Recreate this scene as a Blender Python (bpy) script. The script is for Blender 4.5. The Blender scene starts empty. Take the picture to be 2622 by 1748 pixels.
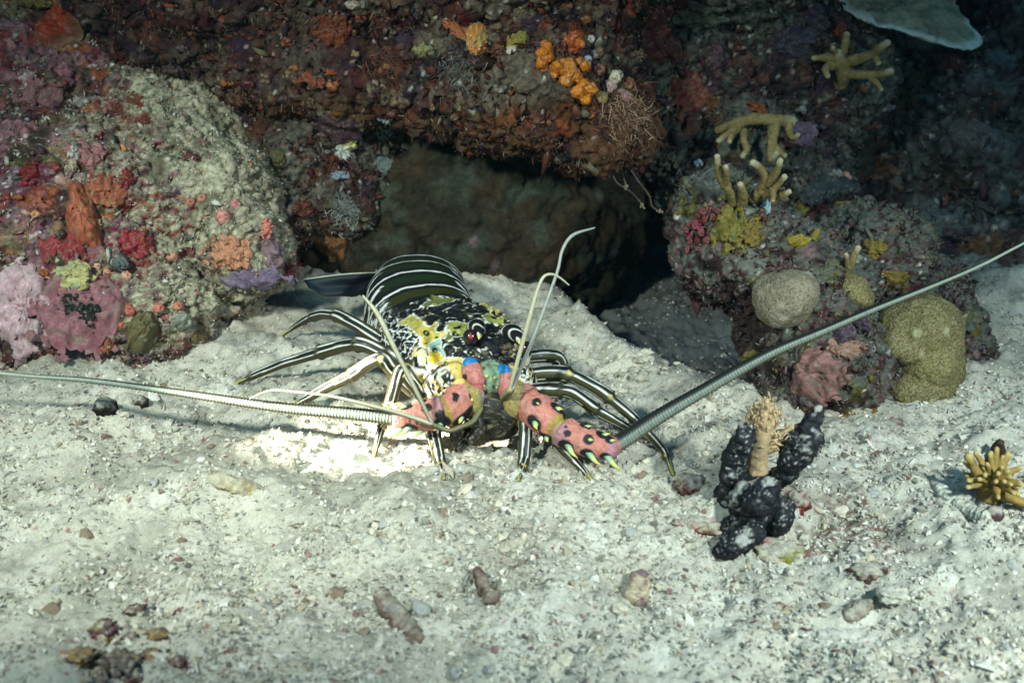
import bpy, bmesh, math, random
import numpy as np
from mathutils import Vector, Matrix
from mathutils.bvhtree import BVHTree

random.seed(7)
RNG = np.random.default_rng(11)
scene = bpy.context.scene
COLL = scene.collection

# ------------------------------------------------------------------ camera
CAM_H, PITCH, HFOV = 0.33, math.radians(24.0), math.radians(50.0)
W0, H0 = 2622.0, 1748.0                      # photograph's pixel size
FPX = (W0 / 2) / math.tan(HFOV / 2)
cam_data = bpy.data.cameras.new('camera')
cam_data.sensor_width = 36.0
cam_data.angle = HFOV
cam_data.clip_start, cam_data.clip_end = 0.02, 200.0
cam_data.dof.use_dof = True
cam_data.dof.focus_distance = 0.70
cam_data.dof.aperture_fstop = 11.0
cam = bpy.data.objects.new('camera', cam_data)
COLL.objects.link(cam)
cam.location = (0, 0, CAM_H)
cam.rotation_euler = (math.pi / 2 - PITCH, 0, 0)
scene.camera = cam

# ------------------------------------------------------------------ sky, sun, dive lamps, exposure
SUN_EL, SUN_ROT = math.radians(62), math.radians(200)
world = bpy.data.worlds.new('World'); scene.world = world
world.use_nodes = True
wn = world.node_tree
bg = wn.nodes['Background']
sky = wn.nodes.new('ShaderNodeTexSky')
sky.sky_type = 'NISHITA'; sky.sun_disc = False
sky.sun_elevation, sky.sun_rotation = SUN_EL, SUN_ROT
tint = wn.nodes.new('ShaderNodeMixRGB'); tint.blend_type = 'MULTIPLY'; tint.inputs['Fac'].default_value = 1.0
tint.inputs['Color2'].default_value = (0.35, 0.85, 1.0, 1)          # daylight after metres of sea water
wn.links.new(sky.outputs['Color'], tint.inputs['Color1']); wn.links.new(tint.outputs['Color'], bg.inputs['Color'])
bg.inputs['Strength'].default_value = 0.055

def lamp(name, kind, energy, loc, target, col, **kw):
    d = bpy.data.lights.new(name, kind); d.energy = energy; d.color = col
    for k, v in kw.items(): setattr(d, k, v)
    o = bpy.data.objects.new(name, d); COLL.objects.link(o); o.location = loc
    o.rotation_euler = (Vector(target) - Vector(loc)).to_track_quat('-Z', 'Y').to_euler()
    return o
lamp('sun', 'SUN', 0.3, (0, 0, 3), (0.15, 0.35, 2.0), (0.45, 0.85, 1.0), angle=math.radians(10))
# the photographer's two strobes on their arms, left and right of the lens
lamp('strobe_lamp', 'SPOT', 22.0, (-0.31, 0.18, 0.46), (-0.15, 0.68, 0.05), (0.90, 1.0, 0.90),
     spot_size=math.radians(70), spot_blend=1.0, shadow_soft_size=0.025)
lamp('strobe_lamp', 'SPOT', 21.5, (0.37, 0.12, 0.42), (0.20, 0.50, 0.0), (0.86, 1.0, 0.98),
     spot_size=math.radians(74), spot_blend=1.0, shadow_soft_size=0.025)
# a dive torch whose narrow beam lands under the lobster
lamp('torch_lamp', 'SPOT', 270.0, (-0.70, 0.40, 0.33), (-0.052, 0.602, -0.004), (1.0, 0.96, 0.78),
     spot_size=math.radians(7.4), spot_blend=0.7, shadow_soft_size=0.006)

scene.view_settings.view_transform = 'Standard'
scene.view_settings.look = 'None'
scene.view_settings.exposure = 0.0
scene.view_settings.gamma = 1.0
scene.view_settings.use_curve_mapping = False
scene.cycles.max_bounces = 6
scene.cycles.volume_bounces = 0

# ------------------------------------------------------------------ helpers
cP, sP = math.cos(PITCH), math.sin(PITCH)
def ray(px, py):
    """world direction seen at a pixel of the photograph"""
    u, v = (px - W0 / 2) / FPX, (py - H0 / 2) / FPX
    d = Vector((u, cP - v * sP, -sP - v * cP))
    return d
def U(px, py, y=None, z=None):
    d = ray(px, py)
    k = (y / d.y) if y is not None else ((z - CAM_H) / d.z)
    return Vector((d.x * k, d.y * k, CAM_H + d.z * k))
def mpp(y):                                   # metres per photograph pixel at distance y
    return (y * 0.9135 + 0.11) / FPX

def lin(r, g, b):
    f = lambda c: (c / 255 / 12.92) if c / 255 <= 0.04045 else ((c / 255 + 0.055) / 1.055) ** 2.4
    return np.array([f(r), f(g), f(b)])

# --- noise in numpy
def _hash(ix, iy, iz, s=0):
    h = (ix.astype(np.uint32) * np.uint32(374761393) + iy.astype(np.uint32) * np.uint32(668265263)
         + iz.astype(np.uint32) * np.uint32(2147483647 - 1013) + np.uint32((s * 974634 + 12345) & 0xffffffff))
    h = (h ^ (h >> np.uint32(13))) * np.uint32(1274126177)
    h = (h ^ (h >> np.uint32(16))) * np.uint32(2246822519)
    return h ^ (h >> np.uint32(15))
_G = RNG.normal(size=(256, 3)); _G /= np.linalg.norm(_G, axis=1)[:, None]
_G = _G.astype(np.float32)
def perlin(P, s=0):
    P = np.asarray(P, np.float32) + np.float32(100.37)
    i = np.floor(P); f = P - i; i = i.astype(np.int64)
    w = f * f * f * (f * (f * 6 - 15) + 10)
    out = np.zeros(len(P), np.float32)
    for dx in (0, 1):
        wx = w[:, 0] if dx else 1 - w[:, 0]
        for dy in (0, 1):
            wy = w[:, 1] if dy else 1 - w[:, 1]
            for dz in (0, 1):
                wz = w[:, 2] if dz else 1 - w[:, 2]
                g = _G[_hash(i[:, 0] + dx, i[:, 1] + dy, i[:, 2] + dz, s) & np.uint32(255)]
                d = (f - np.array([dx, dy, dz], np.float32))
                out += wx * wy * wz * np.einsum('ij,ij->i', g, d)
    return out * 1.6
def fbm(P, oct=4, s=0, gain=0.5, lac=2.03):
    P = np.asarray(P, np.float32)
    a, o, n = 1.0, np.zeros(len(P), np.float32), 0
    for k in range(oct):
        o += a * perlin(P, s + k * 17); n += a; a *= gain; P = P * lac
    return o / n * 1.3
def ridged(P, oct=3, s=0):
    P = np.asarray(P, np.float32)
    a, o, n = 1.0, np.zeros(len(P), np.float32), 0
    for k in range(oct):
        o += a * (1 - 2 * np.abs(perlin(P, s + k * 13))); n += a; a *= 0.5; P = P * 2.1
    return o / n
def worley(P, s=0):
    """F1, F2 distance and a cell's random number"""
    P = np.asarray(P, np.float32) + np.float32(50.0)
    i = np.floor(P - np.float32(.5)).astype(np.int64); f = (P - i).astype(np.float32)
    n = len(P); f1 = np.full(n, 9, np.float32); f2 = f1.copy(); idr = np.zeros(n, np.float32)
    for dx in (0, 1):
        for dy in (0, 1):
            for dz in (0, 1):
                h = _hash(i[:, 0] + dx, i[:, 1] + dy, i[:, 2] + dz, s)
                q = np.stack([(h & np.uint32(1023)), (h >> np.uint32(10)) & np.uint32(1023), (h >> np.uint32(20)) & np.uint32(1023)], 1).astype(np.float32) / 1024 * np.float32(.8) + np.float32(.1)
                d = ((q + np.array([dx, dy, dz], np.float32) - f) ** 2).sum(1)
                near = d < f1
                f2 = np.where(near, f1, np.minimum(f2, d)); f1 = np.where(near, d, f1)
                idr = np.where(near, (h >> np.uint32(5) & np.uint32(65535)).astype(np.float32) / 65536, idr)
    return np.sqrt(f1), np.sqrt(f2), idr
def sstep(a, b, x):
    t = np.clip((x - a) / (b - a), 0, 1); return t * t * (3 - 2 * t)
def mix(a, b, t):
    return a * (1 - t[:, None]) + b * t[:, None]
def hsel(r, pal):
    """pick a palette row by a random number; pal = [(weight, (r,g,b)) ...]"""
    w = np.cumsum([p[0] for p in pal]); w = w / w[-1]
    return np.array([p[1] for p in pal])[np.minimum(np.searchsorted(w, r), len(pal) - 1)]

# --- mesh making
def raw_mesh(name, V, F, col=None, smooth=True):
    V = np.asarray(V, np.float32); me = bpy.data.meshes.new(name)
    groups = [np.asarray(f, np.int32) for f in (F if isinstance(F, list) else [F]) if len(f)]
    nl = sum(g.size for g in groups); npoly = sum(len(g) for g in groups)
    me.vertices.add(len(V)); me.vertices.foreach_set('co', V.ravel())
    me.loops.add(nl); me.loops.foreach_set('vertex_index', np.concatenate([g.ravel() for g in groups]))
    me.polygons.add(npoly)
    sizes = np.concatenate([np.full(len(g), g.shape[1], np.int32) for g in groups])
    st = np.zeros(npoly, np.int32); st[1:] = np.cumsum(sizes)[:-1]
    me.polygons.foreach_set('loop_start', st)
    me.polygons.foreach_set('use_smooth', np.full(npoly, smooth, bool))
    me.update(calc_edges=True); me.validate()
    if col is not None: set_col(me, col)
    return me
def set_col(me, col):
    c = np.ones((len(me.vertices), 4), np.float32); c[:, :3] = np.clip(col, 0.002, 0.95)
    a = me.attributes.get('Col') or me.attributes.new('Col', 'FLOAT_COLOR', 'POINT')
    a.data.foreach_set('color', c.ravel())
def put(name, me, mat, parent=None, loc=None, label=None, cat=None, group=None, kind=None):
    """link a mesh as one object; verts are given in world space and moved to the object's own origin"""
    o = bpy.data.objects.new(name, me); COLL.objects.link(o)
    if mat and not me.materials: me.materials.append(mat)
    if parent is not None:
        root = parent
        while root.parent: root = root.parent
        me.transform(Matrix.Translation(-root.location)); o.parent = parent
    else:
        if loc is None:
            co = np.empty(len(me.vertices) * 3, np.float32); me.vertices.foreach_get('co', co); co = co.reshape(-1, 3)
            loc = ((co.min(0) + co.max(0)) / 2); loc[2] = co[:, 2].min()
        me.transform(Matrix.Translation(-Vector(loc))); o.location = loc
    tag(o, label, cat, group, kind); return o
def tag(o, label=None, cat=None, group=None, kind=None):
    if label: o['label'] = label
    if cat: o['category'] = cat
    if group: o['group'] = group
    if kind: o['kind'] = kind
def empty(name, loc, label=None, cat=None, group=None):
    o = bpy.data.objects.new(name, None); COLL.objects.link(o); o.location = loc
    o.empty_display_size = 0.01; tag(o, label, cat, group); return o
def mk(name, V, F, col, mat, parent=None, smooth=True, **kw):
    V = np.asarray(V, np.float32)
    if col is not None and np.ndim(col) == 1: col = np.tile(np.asarray(col), (len(V), 1))
    return put(name, raw_mesh(name, V, F, col, smooth), mat, parent, **kw)
class Bag:
    """several pieces of ONE part collected into one mesh"""
    def __init__(s): s.V, s.F, s.C, s.n = [], [], [], 0
    def add(s, V, F, C):
        V = np.asarray(V); C = np.asarray(C)
        if C.ndim == 1: C = np.tile(C, (len(V), 1))
        for f in (F if isinstance(F, list) else [F]): s.F.append(np.asarray(f) + s.n)
        s.V.append(V); s.C.append(C); s.n += len(V)
    def out(s):
        by = {}
        for f in s.F:
            if len(f): by.setdefault(f.shape[1], []).append(f)
        return np.concatenate(s.V), [np.concatenate(v) for v in by.values()], np.concatenate(s.C)

def resample_sharp(P, n, soft=.03):
    """straight runs with tight bends, as a jointed limb has"""
    P = np.array([tuple(p) for p in P], float); s = np.r_[0, np.cumsum(np.linalg.norm(np.diff(P, axis=0), axis=1))]
    g = np.linspace(0, s[-1], n); C = np.stack([np.interp(g, s, P[:, k]) for k in range(3)], 1); w = max(1, int(n * soft)); E = np.vstack([C[:1]] * w + [C] + [C[-1:]] * w)
    for _ in range(2): E = np.stack([np.convolve(np.pad(E[:, k], w, mode='edge'), np.ones(2 * w + 1) / (2 * w + 1), 'valid') for k in range(3)], 1)
    E = E[w:-w]; E[0], E[-1] = C[0], C[-1]; return E, s[-1]
def resample(P, n):
    """Catmull-Rom through the points, n even samples"""
    P = np.array([tuple(p) for p in P], float)
    if len(P) == 2: P = np.array([P[0], (P[0] + P[1]) / 2, P[1]])
    Q = np.vstack([2 * P[0] - P[1], P, 2 * P[-1] - P[-2]]); out = []
    for i in range(len(P) - 1):
        p0, p1, p2, p3 = Q[i:i + 4]; t = np.linspace(0, 1, 24, endpoint=False)[:, None]
        out.append(.5 * (2 * p1 + (p2 - p0) * t + (2 * p0 - 5 * p1 + 4 * p2 - p3) * t ** 2 + (3 * p1 - p0 - 3 * p2 + p3) * t ** 3))
    out = np.vstack(out + [P[-1:]])
    s = np.r_[0, np.cumsum(np.linalg.norm(np.diff(out, axis=0), axis=1))]
    g = np.linspace(0, s[-1], n)
    return np.stack([np.interp(g, s, out[:, k]) for k in range(3)], 1), s[-1]
def tube(P, rad, n=40, m=16, ref=(0, -.5, .85), flat=1.0, cap=True, sharp=False):
    """swept tube; rad = list of radii spread evenly or function of u. returns V,F,u,theta,C(centres)"""
    C, L = resample_sharp(P, n) if sharp else resample(P, n)
    T = np.gradient(C, axis=0); T /= np.linalg.norm(T, axis=1)[:, None] + 1e-12
    ref = np.asarray(ref, float)
    N = ref - (T @ ref)[:, None] * T; N /= np.linalg.norm(N, axis=1)[:, None] + 1e-9
    B = np.cross(T, N)
    u = np.linspace(0, 1, n)
    r = rad(u) if callable(rad) else np.interp(u, np.linspace(0, 1, len(rad)), rad)
    th = np.linspace(0, 2 * math.pi, m, endpoint=False)
    V = C[:, None] + r[:, None, None] * (np.cos(th)[None, :, None] * N[:, None] * flat + np.sin(th)[None, :, None] * B[:, None])
    V = V.reshape(-1, 3)
    i, j = np.meshgrid(np.arange(n - 1), np.arange(m), indexing='ij'); j2 = (j + 1) % m
    F = np.stack([i * m + j, i * m + j2, (i + 1) * m + j2, (i + 1) * m + j], -1).reshape(-1, 4)[:, ::-1]
    uu, tt = np.repeat(u, m), np.tile(th, n)
    Fl = [F]
    if cap:
        V = np.vstack([V, C[:1] - T[:1] * r[0] * .5, C[-1:] + T[-1:] * r[-1] * .7])
        k = np.arange(m); k2 = (k + 1) % m; b = n * m
        Fl.append(np.stack([k, np.full(m, b), k2], 1)[:, ::-1] * 1)
        Fl.append(np.stack([(n - 1) * m + k, np.full(m, b + 1), (n - 1) * m + k2], 1))
        uu, tt = np.r_[uu, 0, 1], np.r_[tt, 0, 0]
        Fl = [F, np.vstack(Fl[1:])]
    return V, Fl, uu, tt, C
_ico = {}
def ico(sub):
    if sub not in _ico:
        bm = bmesh.new(); bmesh.ops.create_icosphere(bm, subdivisions=sub, radius=1)
        _ico[sub] = (np.array([v.co[:] for v in bm.verts]), np.array([[v.index for v in f.verts] for f in bm.faces])); bm.free()
    return _ico[sub]
def blob(c, r, sub=3, rough=0.12, freq=2.0, seed=0, axis=None):
    """an uneven lump"""
    V, F = ico(sub); d = 1 + rough * fbm(V * freq + seed * 7.3, 3, seed)
    V = V * d[:, None] * np.asarray(r, float)
    if axis is not None:
        q = Vector((0, 0, 1)).rotation_difference(Vector(axis)).to_matrix(); V = V @ np.array(q).T
    return V + np.asarray(c, float), F

# --- materials
def mat_attr(name, rough=.6, var=.25, vscale=300, bump=.4, bscale=900, bdist=.0006, spec=.25, coat=0.0, sss=0.0, rand=0.0, tint=None):
    m = bpy.data.materials.new(name); m.use_nodes = True
    nt = m.node_tree; p = nt.nodes['Principled BSDF']; L = nt.links.new
    if tint is None:
        a = nt.nodes.new('ShaderNodeAttribute'); a.attribute_name = 'Col'; col = a.outputs['Color']
    else:
        a = nt.nodes.new('ShaderNodeRGB'); a.outputs[0].default_value = (*tint, 1); col = a.outputs[0]
    tc = nt.nodes.new('ShaderNodeNewGeometry')
    n = nt.nodes.new('ShaderNodeTexNoise'); n.inputs['Scale'].default_value = vscale; n.inputs['Detail'].default_value = 5
    L(tc.outputs['Position'], n.inputs['Vector'])
    mr = nt.nodes.new('ShaderNodeMapRange'); mr.inputs[1].default_value = .28; mr.inputs[2].default_value = .72
    mr.inputs[3].default_value = 1 - var; mr.inputs[4].default_value = 1 + var * .7; L(n.outputs['Fac'], mr.inputs[0])
    mx = nt.nodes.new('ShaderNodeVectorMath'); mx.operation = 'SCALE'; L(col, mx.inputs[0]); L(mr.outputs[0], mx.inputs['Scale'])
    out = mx.outputs[0]
    if rand:
        oi = nt.nodes.new('ShaderNodeObjectInfo'); r2 = nt.nodes.new('ShaderNodeMapRange')
        r2.inputs[3].default_value = 1 - rand; r2.inputs[4].default_value = 1 + rand * .5; L(oi.outputs['Random'], r2.inputs[0])
        m2 = nt.nodes.new('ShaderNodeVectorMath'); m2.operation = 'SCALE'; L(out, m2.inputs[0]); L(r2.outputs[0], m2.inputs['Scale']); out = m2.outputs[0]
    L(out, p.inputs['Base Color'])
    p.inputs['Roughness'].default_value = rough; p.inputs['Specular IOR Level'].default_value = spec
    if coat: p.inputs['Coat Weight'].default_value = coat; p.inputs['Coat Roughness'].default_value = .15
    if sss:
        p.inputs['Subsurface Weight'].default_value = sss; p.inputs['Subsurface Radius'].default_value = (.004, .003, .002)
    if bump:
        b = nt.nodes.new('ShaderNodeBump'); b.inputs['Strength'].default_value = bump; b.inputs['Distance'].default_value = bdist
        n2 = nt.nodes.new('ShaderNodeTexNoise'); n2.inputs['Scale'].default_value = bscale; n2.inputs['Detail'].default_value = 4
        L(tc.outputs['Position'], n2.inputs['Vector']); L(n2.outputs['Fac'], b.inputs['Height']); L(b.outputs[0], p.inputs['Normal'])
    return m
M_ROCK = mat_attr('reef_rock', .75, .35, 420, .8, 800, .0012, .15)
M_SAND = mat_attr('coral_sand', .85, .22, 700, .8, 1500, .0008, .1)
M_GRAV = mat_attr('coral_gravel', .75, .2, 900, .5, 1200, .0005, .15)
M_SOFT = mat_attr('sponge_tissue', .6, .28, 500, .6, 1100, .0008, .2, sss=.12)
M_TURF = mat_attr('algae_turf', .8, .2, 400, 0, spec=.1)
M_CORAL = mat_attr('stony_coral', .75, .15, 500, .3, 1500, .0004, .15)
M_BLACK = mat_attr('black_sponge', .55, .3, 500, .8, 900, .0009, .25)
M_SHELL = mat_attr('lobster_shell', .45, .14, 500, .35, 900, .0004, .3, coat=.06)
M_PED = mat_attr('antenna_shell', .52, .22, 420, .8, 650, .0009, .3, coat=.04)
M_EYE = mat_attr('lobster_eye', .12, .05, 300, 0, spec=.5, coat=.4)
# ------------------------------------------------------------------ sea floor
RIDGE = np.array([[-.30, .95], [-.019, .875], [.043, .815], [.088, .692], [.145, .628], [.22, .635], [.32, .76], [.5, .95], [1.2, 1.6]])
def gully(x, y):
    """how far behind the sand rim a point lies (metres, positive = in the gully)"""
    ry = np.interp(x, RIDGE[:, 0], RIDGE[:, 1]); return (y - ry) * .75
def floor_z(x, y, fine=True):
    x = np.asarray(x, float); y = np.asarray(y, float)
    P = np.stack([x, y, np.zeros_like(x)], 1)
    z = .015 * fbm(P * 7, 3, 3) + .0105 * fbm(P * 20, 3, 5) + .0034 * ridged(P * 38, 2, 6)
    g = gully(x, y); z -= .060 * sstep(0, .14, g) * sstep(-.10, .03, x)
    z += .003 * np.exp(-(g / .014) ** 2) * sstep(-.02, .06, x)
    z -= .009 * np.exp(-(((x + .05) / .10) ** 2 + ((y - .615) / .055) ** 2))             # scraped hollow under the lobster
    z += .007 * np.exp(-(((y - .525 - .25 * (x + .10) ** 2) / .022) ** 2)) * np.exp(-((x + .12) / .12) ** 2)   # low bank in front of it
    z += .030 * sstep(.08, .42, x) * sstep(.66, .44, y)                                     # bank rising at the right front
    z += .007 * np.exp(-(((x + .36) / .17) ** 2 + ((y - .66) / .10) ** 2))                  # sand heaped against the left boulder
    z += .020 * np.exp(-(((x + .19) / .07) ** 2 + ((y - .345) / .05) ** 2))                 # rubble clump, near left
    if fine:
        z += .0034 * fbm(P * 75, 3, 9) + .0016 * ridged(P * 160, 2, 21) * sstep(-.3, .3, fbm(P * 9, 2, 33))
        f1, f2, r = worley(P * 300, 2); z += .0019 * (1 - f1) * (r > .5)
        z += .0006 * fbm(P * 700, 2, 41)
    return z
def fz(x, y): return float(floor_z(np.array([x]), np.array([y]))[0])
def axis_coords(lo, hi, step, far):
    c = [lo]; s = step
    while c[-1] < hi: c.append(c[-1] + step)
    a, s = [], step
    v = lo
    while v > -far: s *= 1.35; v -= s; a.append(v)
    b, s = [], step
    v = c[-1]
    while v < far: s *= 1.35; v += s; b.append(v)
    return np.array(a[::-1] + c + b)
xs = axis_coords(-.42, .46, .00175, 40)
def yline():
    v, out = .33, []
    while v < 1.05: out.append(v); v += .0014 + .0026 * max(0, (v - .5)) / .5
    a, s, w = [], .0015, .33
    while w > -40: s *= 1.4; w -= s; a.append(w)
    b, s, w = [], .003, out[-1]
    while w < 60: s *= 1.35; w += s; b.append(w)
    return np.array(a[::-1] + out + b)
ys = yline()
X, Y = np.meshgrid(xs, ys, indexing='xy'); fx, fy = X.ravel(), Y.ravel()
near = (np.abs(fx) < .6) & (fy > .2) & (fy < 1.4)
Z = np.zeros(len(fx)); Z[near] = floor_z(fx[near], fy[near]); Z[~near] = floor_z(fx[~near], fy[~near], False)
FV = np.stack([fx, fy, Z], 1); nx, ny = len(xs), len(ys)
ii, jj = np.meshgrid(np.arange(ny - 1), np.arange(nx - 1), indexing='ij')
FF = np.stack([ii * nx + jj, ii * nx + jj + 1, (ii + 1) * nx + jj + 1, (ii + 1) * nx + jj], -1).reshape(-1, 4)
SAND_A, SAND_B, SAND_C = np.array([.52, .495, .40]), np.array([.36, .345, .275]), np.array([.62, .60, .51])
def sand_col(P):
    c = np.tile(SAND_A, (len(P), 1))
    c = mix(c, SAND_B, sstep(-.1, .5, fbm(P * 14, 3, 51)))
    c = mix(c, SAND_C, sstep(.1, .55, fbm(P * 32, 3, 57)) * .8)
    f1, f2, r = worley(P * 420, 9)
    c = mix(c, np.array([.30, .27, .21]), ((r > .84) * sstep(.5, .2, f1)).astype(float) * .9)
    c = mix(c, np.array([.68, .66, .58]), ((r < .12) * sstep(.55, .25, f1)).astype(float) * .8)
    c = mix(c, np.array([.34, .13, .12]), ((np.abs(r - .5) < .008) * sstep(.5, .2, f1)).astype(float) * .9)
    # brown film of algae on the sand, right foreground
    d = np.hypot((P[:, 0] - .185) / .035, (P[:, 1] - .495) / .035) + .6 * fbm(P * 90, 3, 61)
    c = mix(c, np.array([.14, .085, .06]), sstep(1.0, .55, d) * sstep(-.25, .2, fbm(P * 260 * np.array([.5, 1.6, 1]), 2, 63)))
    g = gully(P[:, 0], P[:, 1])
    c = mix(c, np.array([.13, .145, .145]), sstep(.005, .05, g + .012 * fbm(P * 40, 2, 67)) * sstep(-.02, .05, P[:, 0]) * .9)  # dimness of the gully behind the rim, painted into the sand colour
    return c
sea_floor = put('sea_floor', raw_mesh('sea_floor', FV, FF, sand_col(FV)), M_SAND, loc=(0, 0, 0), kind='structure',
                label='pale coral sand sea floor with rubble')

# ------------------------------------------------------------------ reef rocks
ROCKS = []
def rock(name, blobs, voxel, dispf, colf, label, cat='reef rock', kind=None, cut=-.40, mat=None, top=-230, side=260):
    """ellipsoids fused by a voxel remesh, then pushed out and in along the normals"""
    V, F, n = [], [], 0
    for b in blobs:
        if b[0] == 'w': v, f = ico(3); V.append(v * b[2] + np.array(b[1])); F.append(f + n); n += len(v); continue
        px, py, y, rx, ry, rz = b[:6]
        v, f = ico(4); v = v * np.array([rx, ry, rz])
        if len(b) > 6:
            a = math.radians(b[6]); v = v @ np.array([[math.cos(a), 0, -math.sin(a)], [0, 1, 0], [math.sin(a), 0, math.cos(a)]])
        V.append(v + np.array(U(px, py, y=y))); F.append(f + n); n += len(v)
    me = raw_mesh('tmp', np.vstack(V), np.vstack(F)); o = bpy.data.objects.new('tmp', me); COLL.objects.link(o)
    m = o.modifiers.new('r', 'REMESH'); m.mode = 'VOXEL'; m.voxel_size = voxel; m.adaptivity = 0
    dg = bpy.context.evaluated_depsgraph_get(); ev = o.evaluated_get(dg); m2 = bpy.data.meshes.new_from_object(ev)
    bpy.data.objects.remove(o); bpy.data.meshes.remove(me)
    nv, nf = len(m2.vertices), len(m2.polygons)
    co = np.empty(nv * 3, np.float32); m2.vertices.foreach_get('co', co); co = co.reshape(-1, 3)
    no = np.empty(nv * 3, np.float32); m2.vertex_normals.foreach_get('vector', no); no = no.reshape(-1, 3)
    fi = np.empty(nf * 4, np.int32); m2.loops.foreach_get('vertex_index', fi) if len(m2.loops) == nf * 4 else None
    fi = fi.reshape(-1, 4); bpy.data.meshes.remove(m2)
    # drop the far side that no camera near the photograph's could ever see, and what lies deep under the sand
    vd = co - np.array([0, 0, CAM_H], np.float32); vd /= np.linalg.norm(vd, axis=1)[:, None]
    dep = co[:, 1] * cP - (co[:, 2] - CAM_H) * sP; sx_ = W0 / 2 + FPX * co[:, 0] / dep; sy_ = H0 / 2 - FPX * (co[:, 1] * sP + (co[:, 2] - CAM_H) * cP) / dep
    keep = ((vd * no).sum(1) < -cut) & (co[:, 2] > -.10) & (sx_ > -side) & (sx_ < W0 + side) & (sy_ > top)
    fi = fi[keep[fi].all(1)]; used = np.zeros(nv, bool); used[fi] = True
    remap = np.cumsum(used) - 1; fi = remap[fi]; co, no = co[used], no[used]
    for fn in dispf:                                    # coarse first, then fine on the new normals
        co = co + no * fn(co, no)[:, None].astype(np.float32); no = normals(co, fi)
    me = raw_mesh(name, co, fi, colf(co, no))
    ob = put(name, me, mat or M_ROCK, label=label, cat=cat if kind is None else None, kind=kind)
    bv = BVHTree.FromPolygons([tuple(c) for c in co.tolist()], fi.tolist())
    ROCKS.append((ob, bv, co, no)); return ob
def normals(co, fi):
    a, b, c, d = (co[fi[:, k]] for k in range(4)); fn = np.cross(c - a, d - b); out = np.zeros_like(co)
    for k in range(4): np.add.at(out, fi[:, k], fn)
    return out / (np.linalg.norm(out, axis=1)[:, None] + 1e-12)
def hit(px, py, only=None):
    """first reef surface seen at a pixel of the photograph"""
    o = Vector((0, 0, CAM_H)); d = ray(px, py).normalized(); best = None
    for ob, bv, _, _ in ROCKS:
        if only and ob.name not in only: continue
        h = bv.ray_cast(o, d)
        if h[0] is not None and (best is None or h[3] < best[3]): best = h
    return best
def near_px(P, px, py, r):
    """1 near the reef surface point seen at a pixel, 0 beyond r photograph pixels (in metres on the rock)"""
    h = hit(px, py)
    if h is None: return np.full(len(P), 9.0)
    return np.linalg.norm(P - np.array(h[0]), axis=1) / (r * mpp(h[0].y))

def rough_disp(big=.012, mid=.006, cell=.004, fine=.0014, s=0, bf=14, cf=70, pits=.006):
    def a(P, N): return big * fbm(P * bf, 3, s) + mid * ridged(P * bf * 3.2, 3, s + 5)
    def b(P, N):
        Q = P + .006 * np.stack([perlin(P * 60, s + 3), perlin(P * 60, s + 4), perlin(P * 60, s + 6)], 1)
        f1, f2, r = worley(Q * cf, s + 1)
        d = cell * (.8 * sstep(0, .5, f2 - f1) * (r - .3) + .25 * (.6 - f1)) + cell * .9 * ridged(P * 85, 2, s + 10)
        d -= pits * sstep(.26, .5, perlin(P * 95, s + 8))
        return d
    def c(P, N):
        f1, f2, r = worley(P * 260, s + 2)
        return fine * (1.5 * fbm(P * 190, 3, s + 7) + 1.5 * (.5 - f1) * (r > .45) - 1.6 * sstep(.30, .55, perlin(P * 240, s + 9)))
    return [a, b, c]
def patchwork(pal, s=0, freq=55, spots=None, specks=.05, turf=None, turf_amt=0.0, turf_f=18):
    """encrusting colonies: warped cells, each with its own colour, over a ground colour"""
    def f(P, N):
        wv = np.stack([fbm(P * 90, 3, s + k) for k in (31, 32, 33)], 1)
        Q = P + .010 * wv
        _, _, r1 = worley(Q * freq, s + 11); f1, f2, r2 = worley(Q * freq * 2.3, s + 12)
        c = hsel(r1, pal) * .6 + hsel(r2, pal) * .4
        sel = perlin(P * 30, s + 14) > .05; c = np.where(sel[:, None], hsel(r1, pal), c)
        c = c * np.clip(1 + .55 * fbm(P * 240, 3, s + 15) + .25 * fbm(P * 60, 2, s + 25), .15, 2)[:, None]
        if turf is not None:
            t = sstep(-.18, .22, fbm(P * turf_f, 3, s + 16) + turf_amt + .25 * fbm(P * 160, 2, s + 19))
            tc = np.tile(turf, (len(P), 1)) * (1 + .45 * fbm(P * 300, 3, s + 17))[:, None]
            c = mix(c, tc, t)
        c = c * np.clip(1 + .9 * fbm(P * 330, 3, s + 27), .25, 1.9)[:, None]
        g1, _, gr = worley(P * 300, s + 18)
        c = mix(c, np.array([.55, .54, .46]), ((gr < specks) * sstep(.5, .2, g1)).astype(float))
        c = mix(c, np.array([.02, .02, .025]), ((gr > 1 - specks * 1.3) * sstep(.5, .25, g1)).astype(float) * .8)
        if spots: c = spots(P, N, c)
        return c
    return f

L = lin
PAL_LEFT = [(3, L(150, 105, 110)), (2, L(120, 60, 70)), (2, L(160, 60, 55)), (1.2, L(170, 90, 45)), (2, L(120, 95, 105)),
            (2, L(75, 60, 45)), (1.5, L(150, 140, 105)), (1, L(60, 25, 35)), (.6, L(190, 170, 160)), (1, L(95, 90, 50))]
PAL_LEDGE = [(3, L(64, 38, 34)), (2.5, L(88, 48, 32)), (2, L(42, 32, 34)), (2, L(92, 74, 52)), (1.2, L(120, 62, 34)), (1.6, L(58, 44, 52)),
             (1.2, L(104, 98, 74)), (1, L(78, 26, 30)), (.6, L(136, 116, 92)), (1.4, L(34, 36, 36))]
PAL_DARK = [(3, L(60, 44, 52)), (2, L(52, 58, 54)), (2, L(74, 66, 56)), (1.5, L(84, 58, 48)), (1.5, L(46, 40, 44)), (1, L(96, 98, 86)), (.6, L(100, 70, 40)), (.8, L(70, 34, 38))]
PAL_LEDGE = [(w, c * .80) for w, c in PAL_LEDGE]
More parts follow.
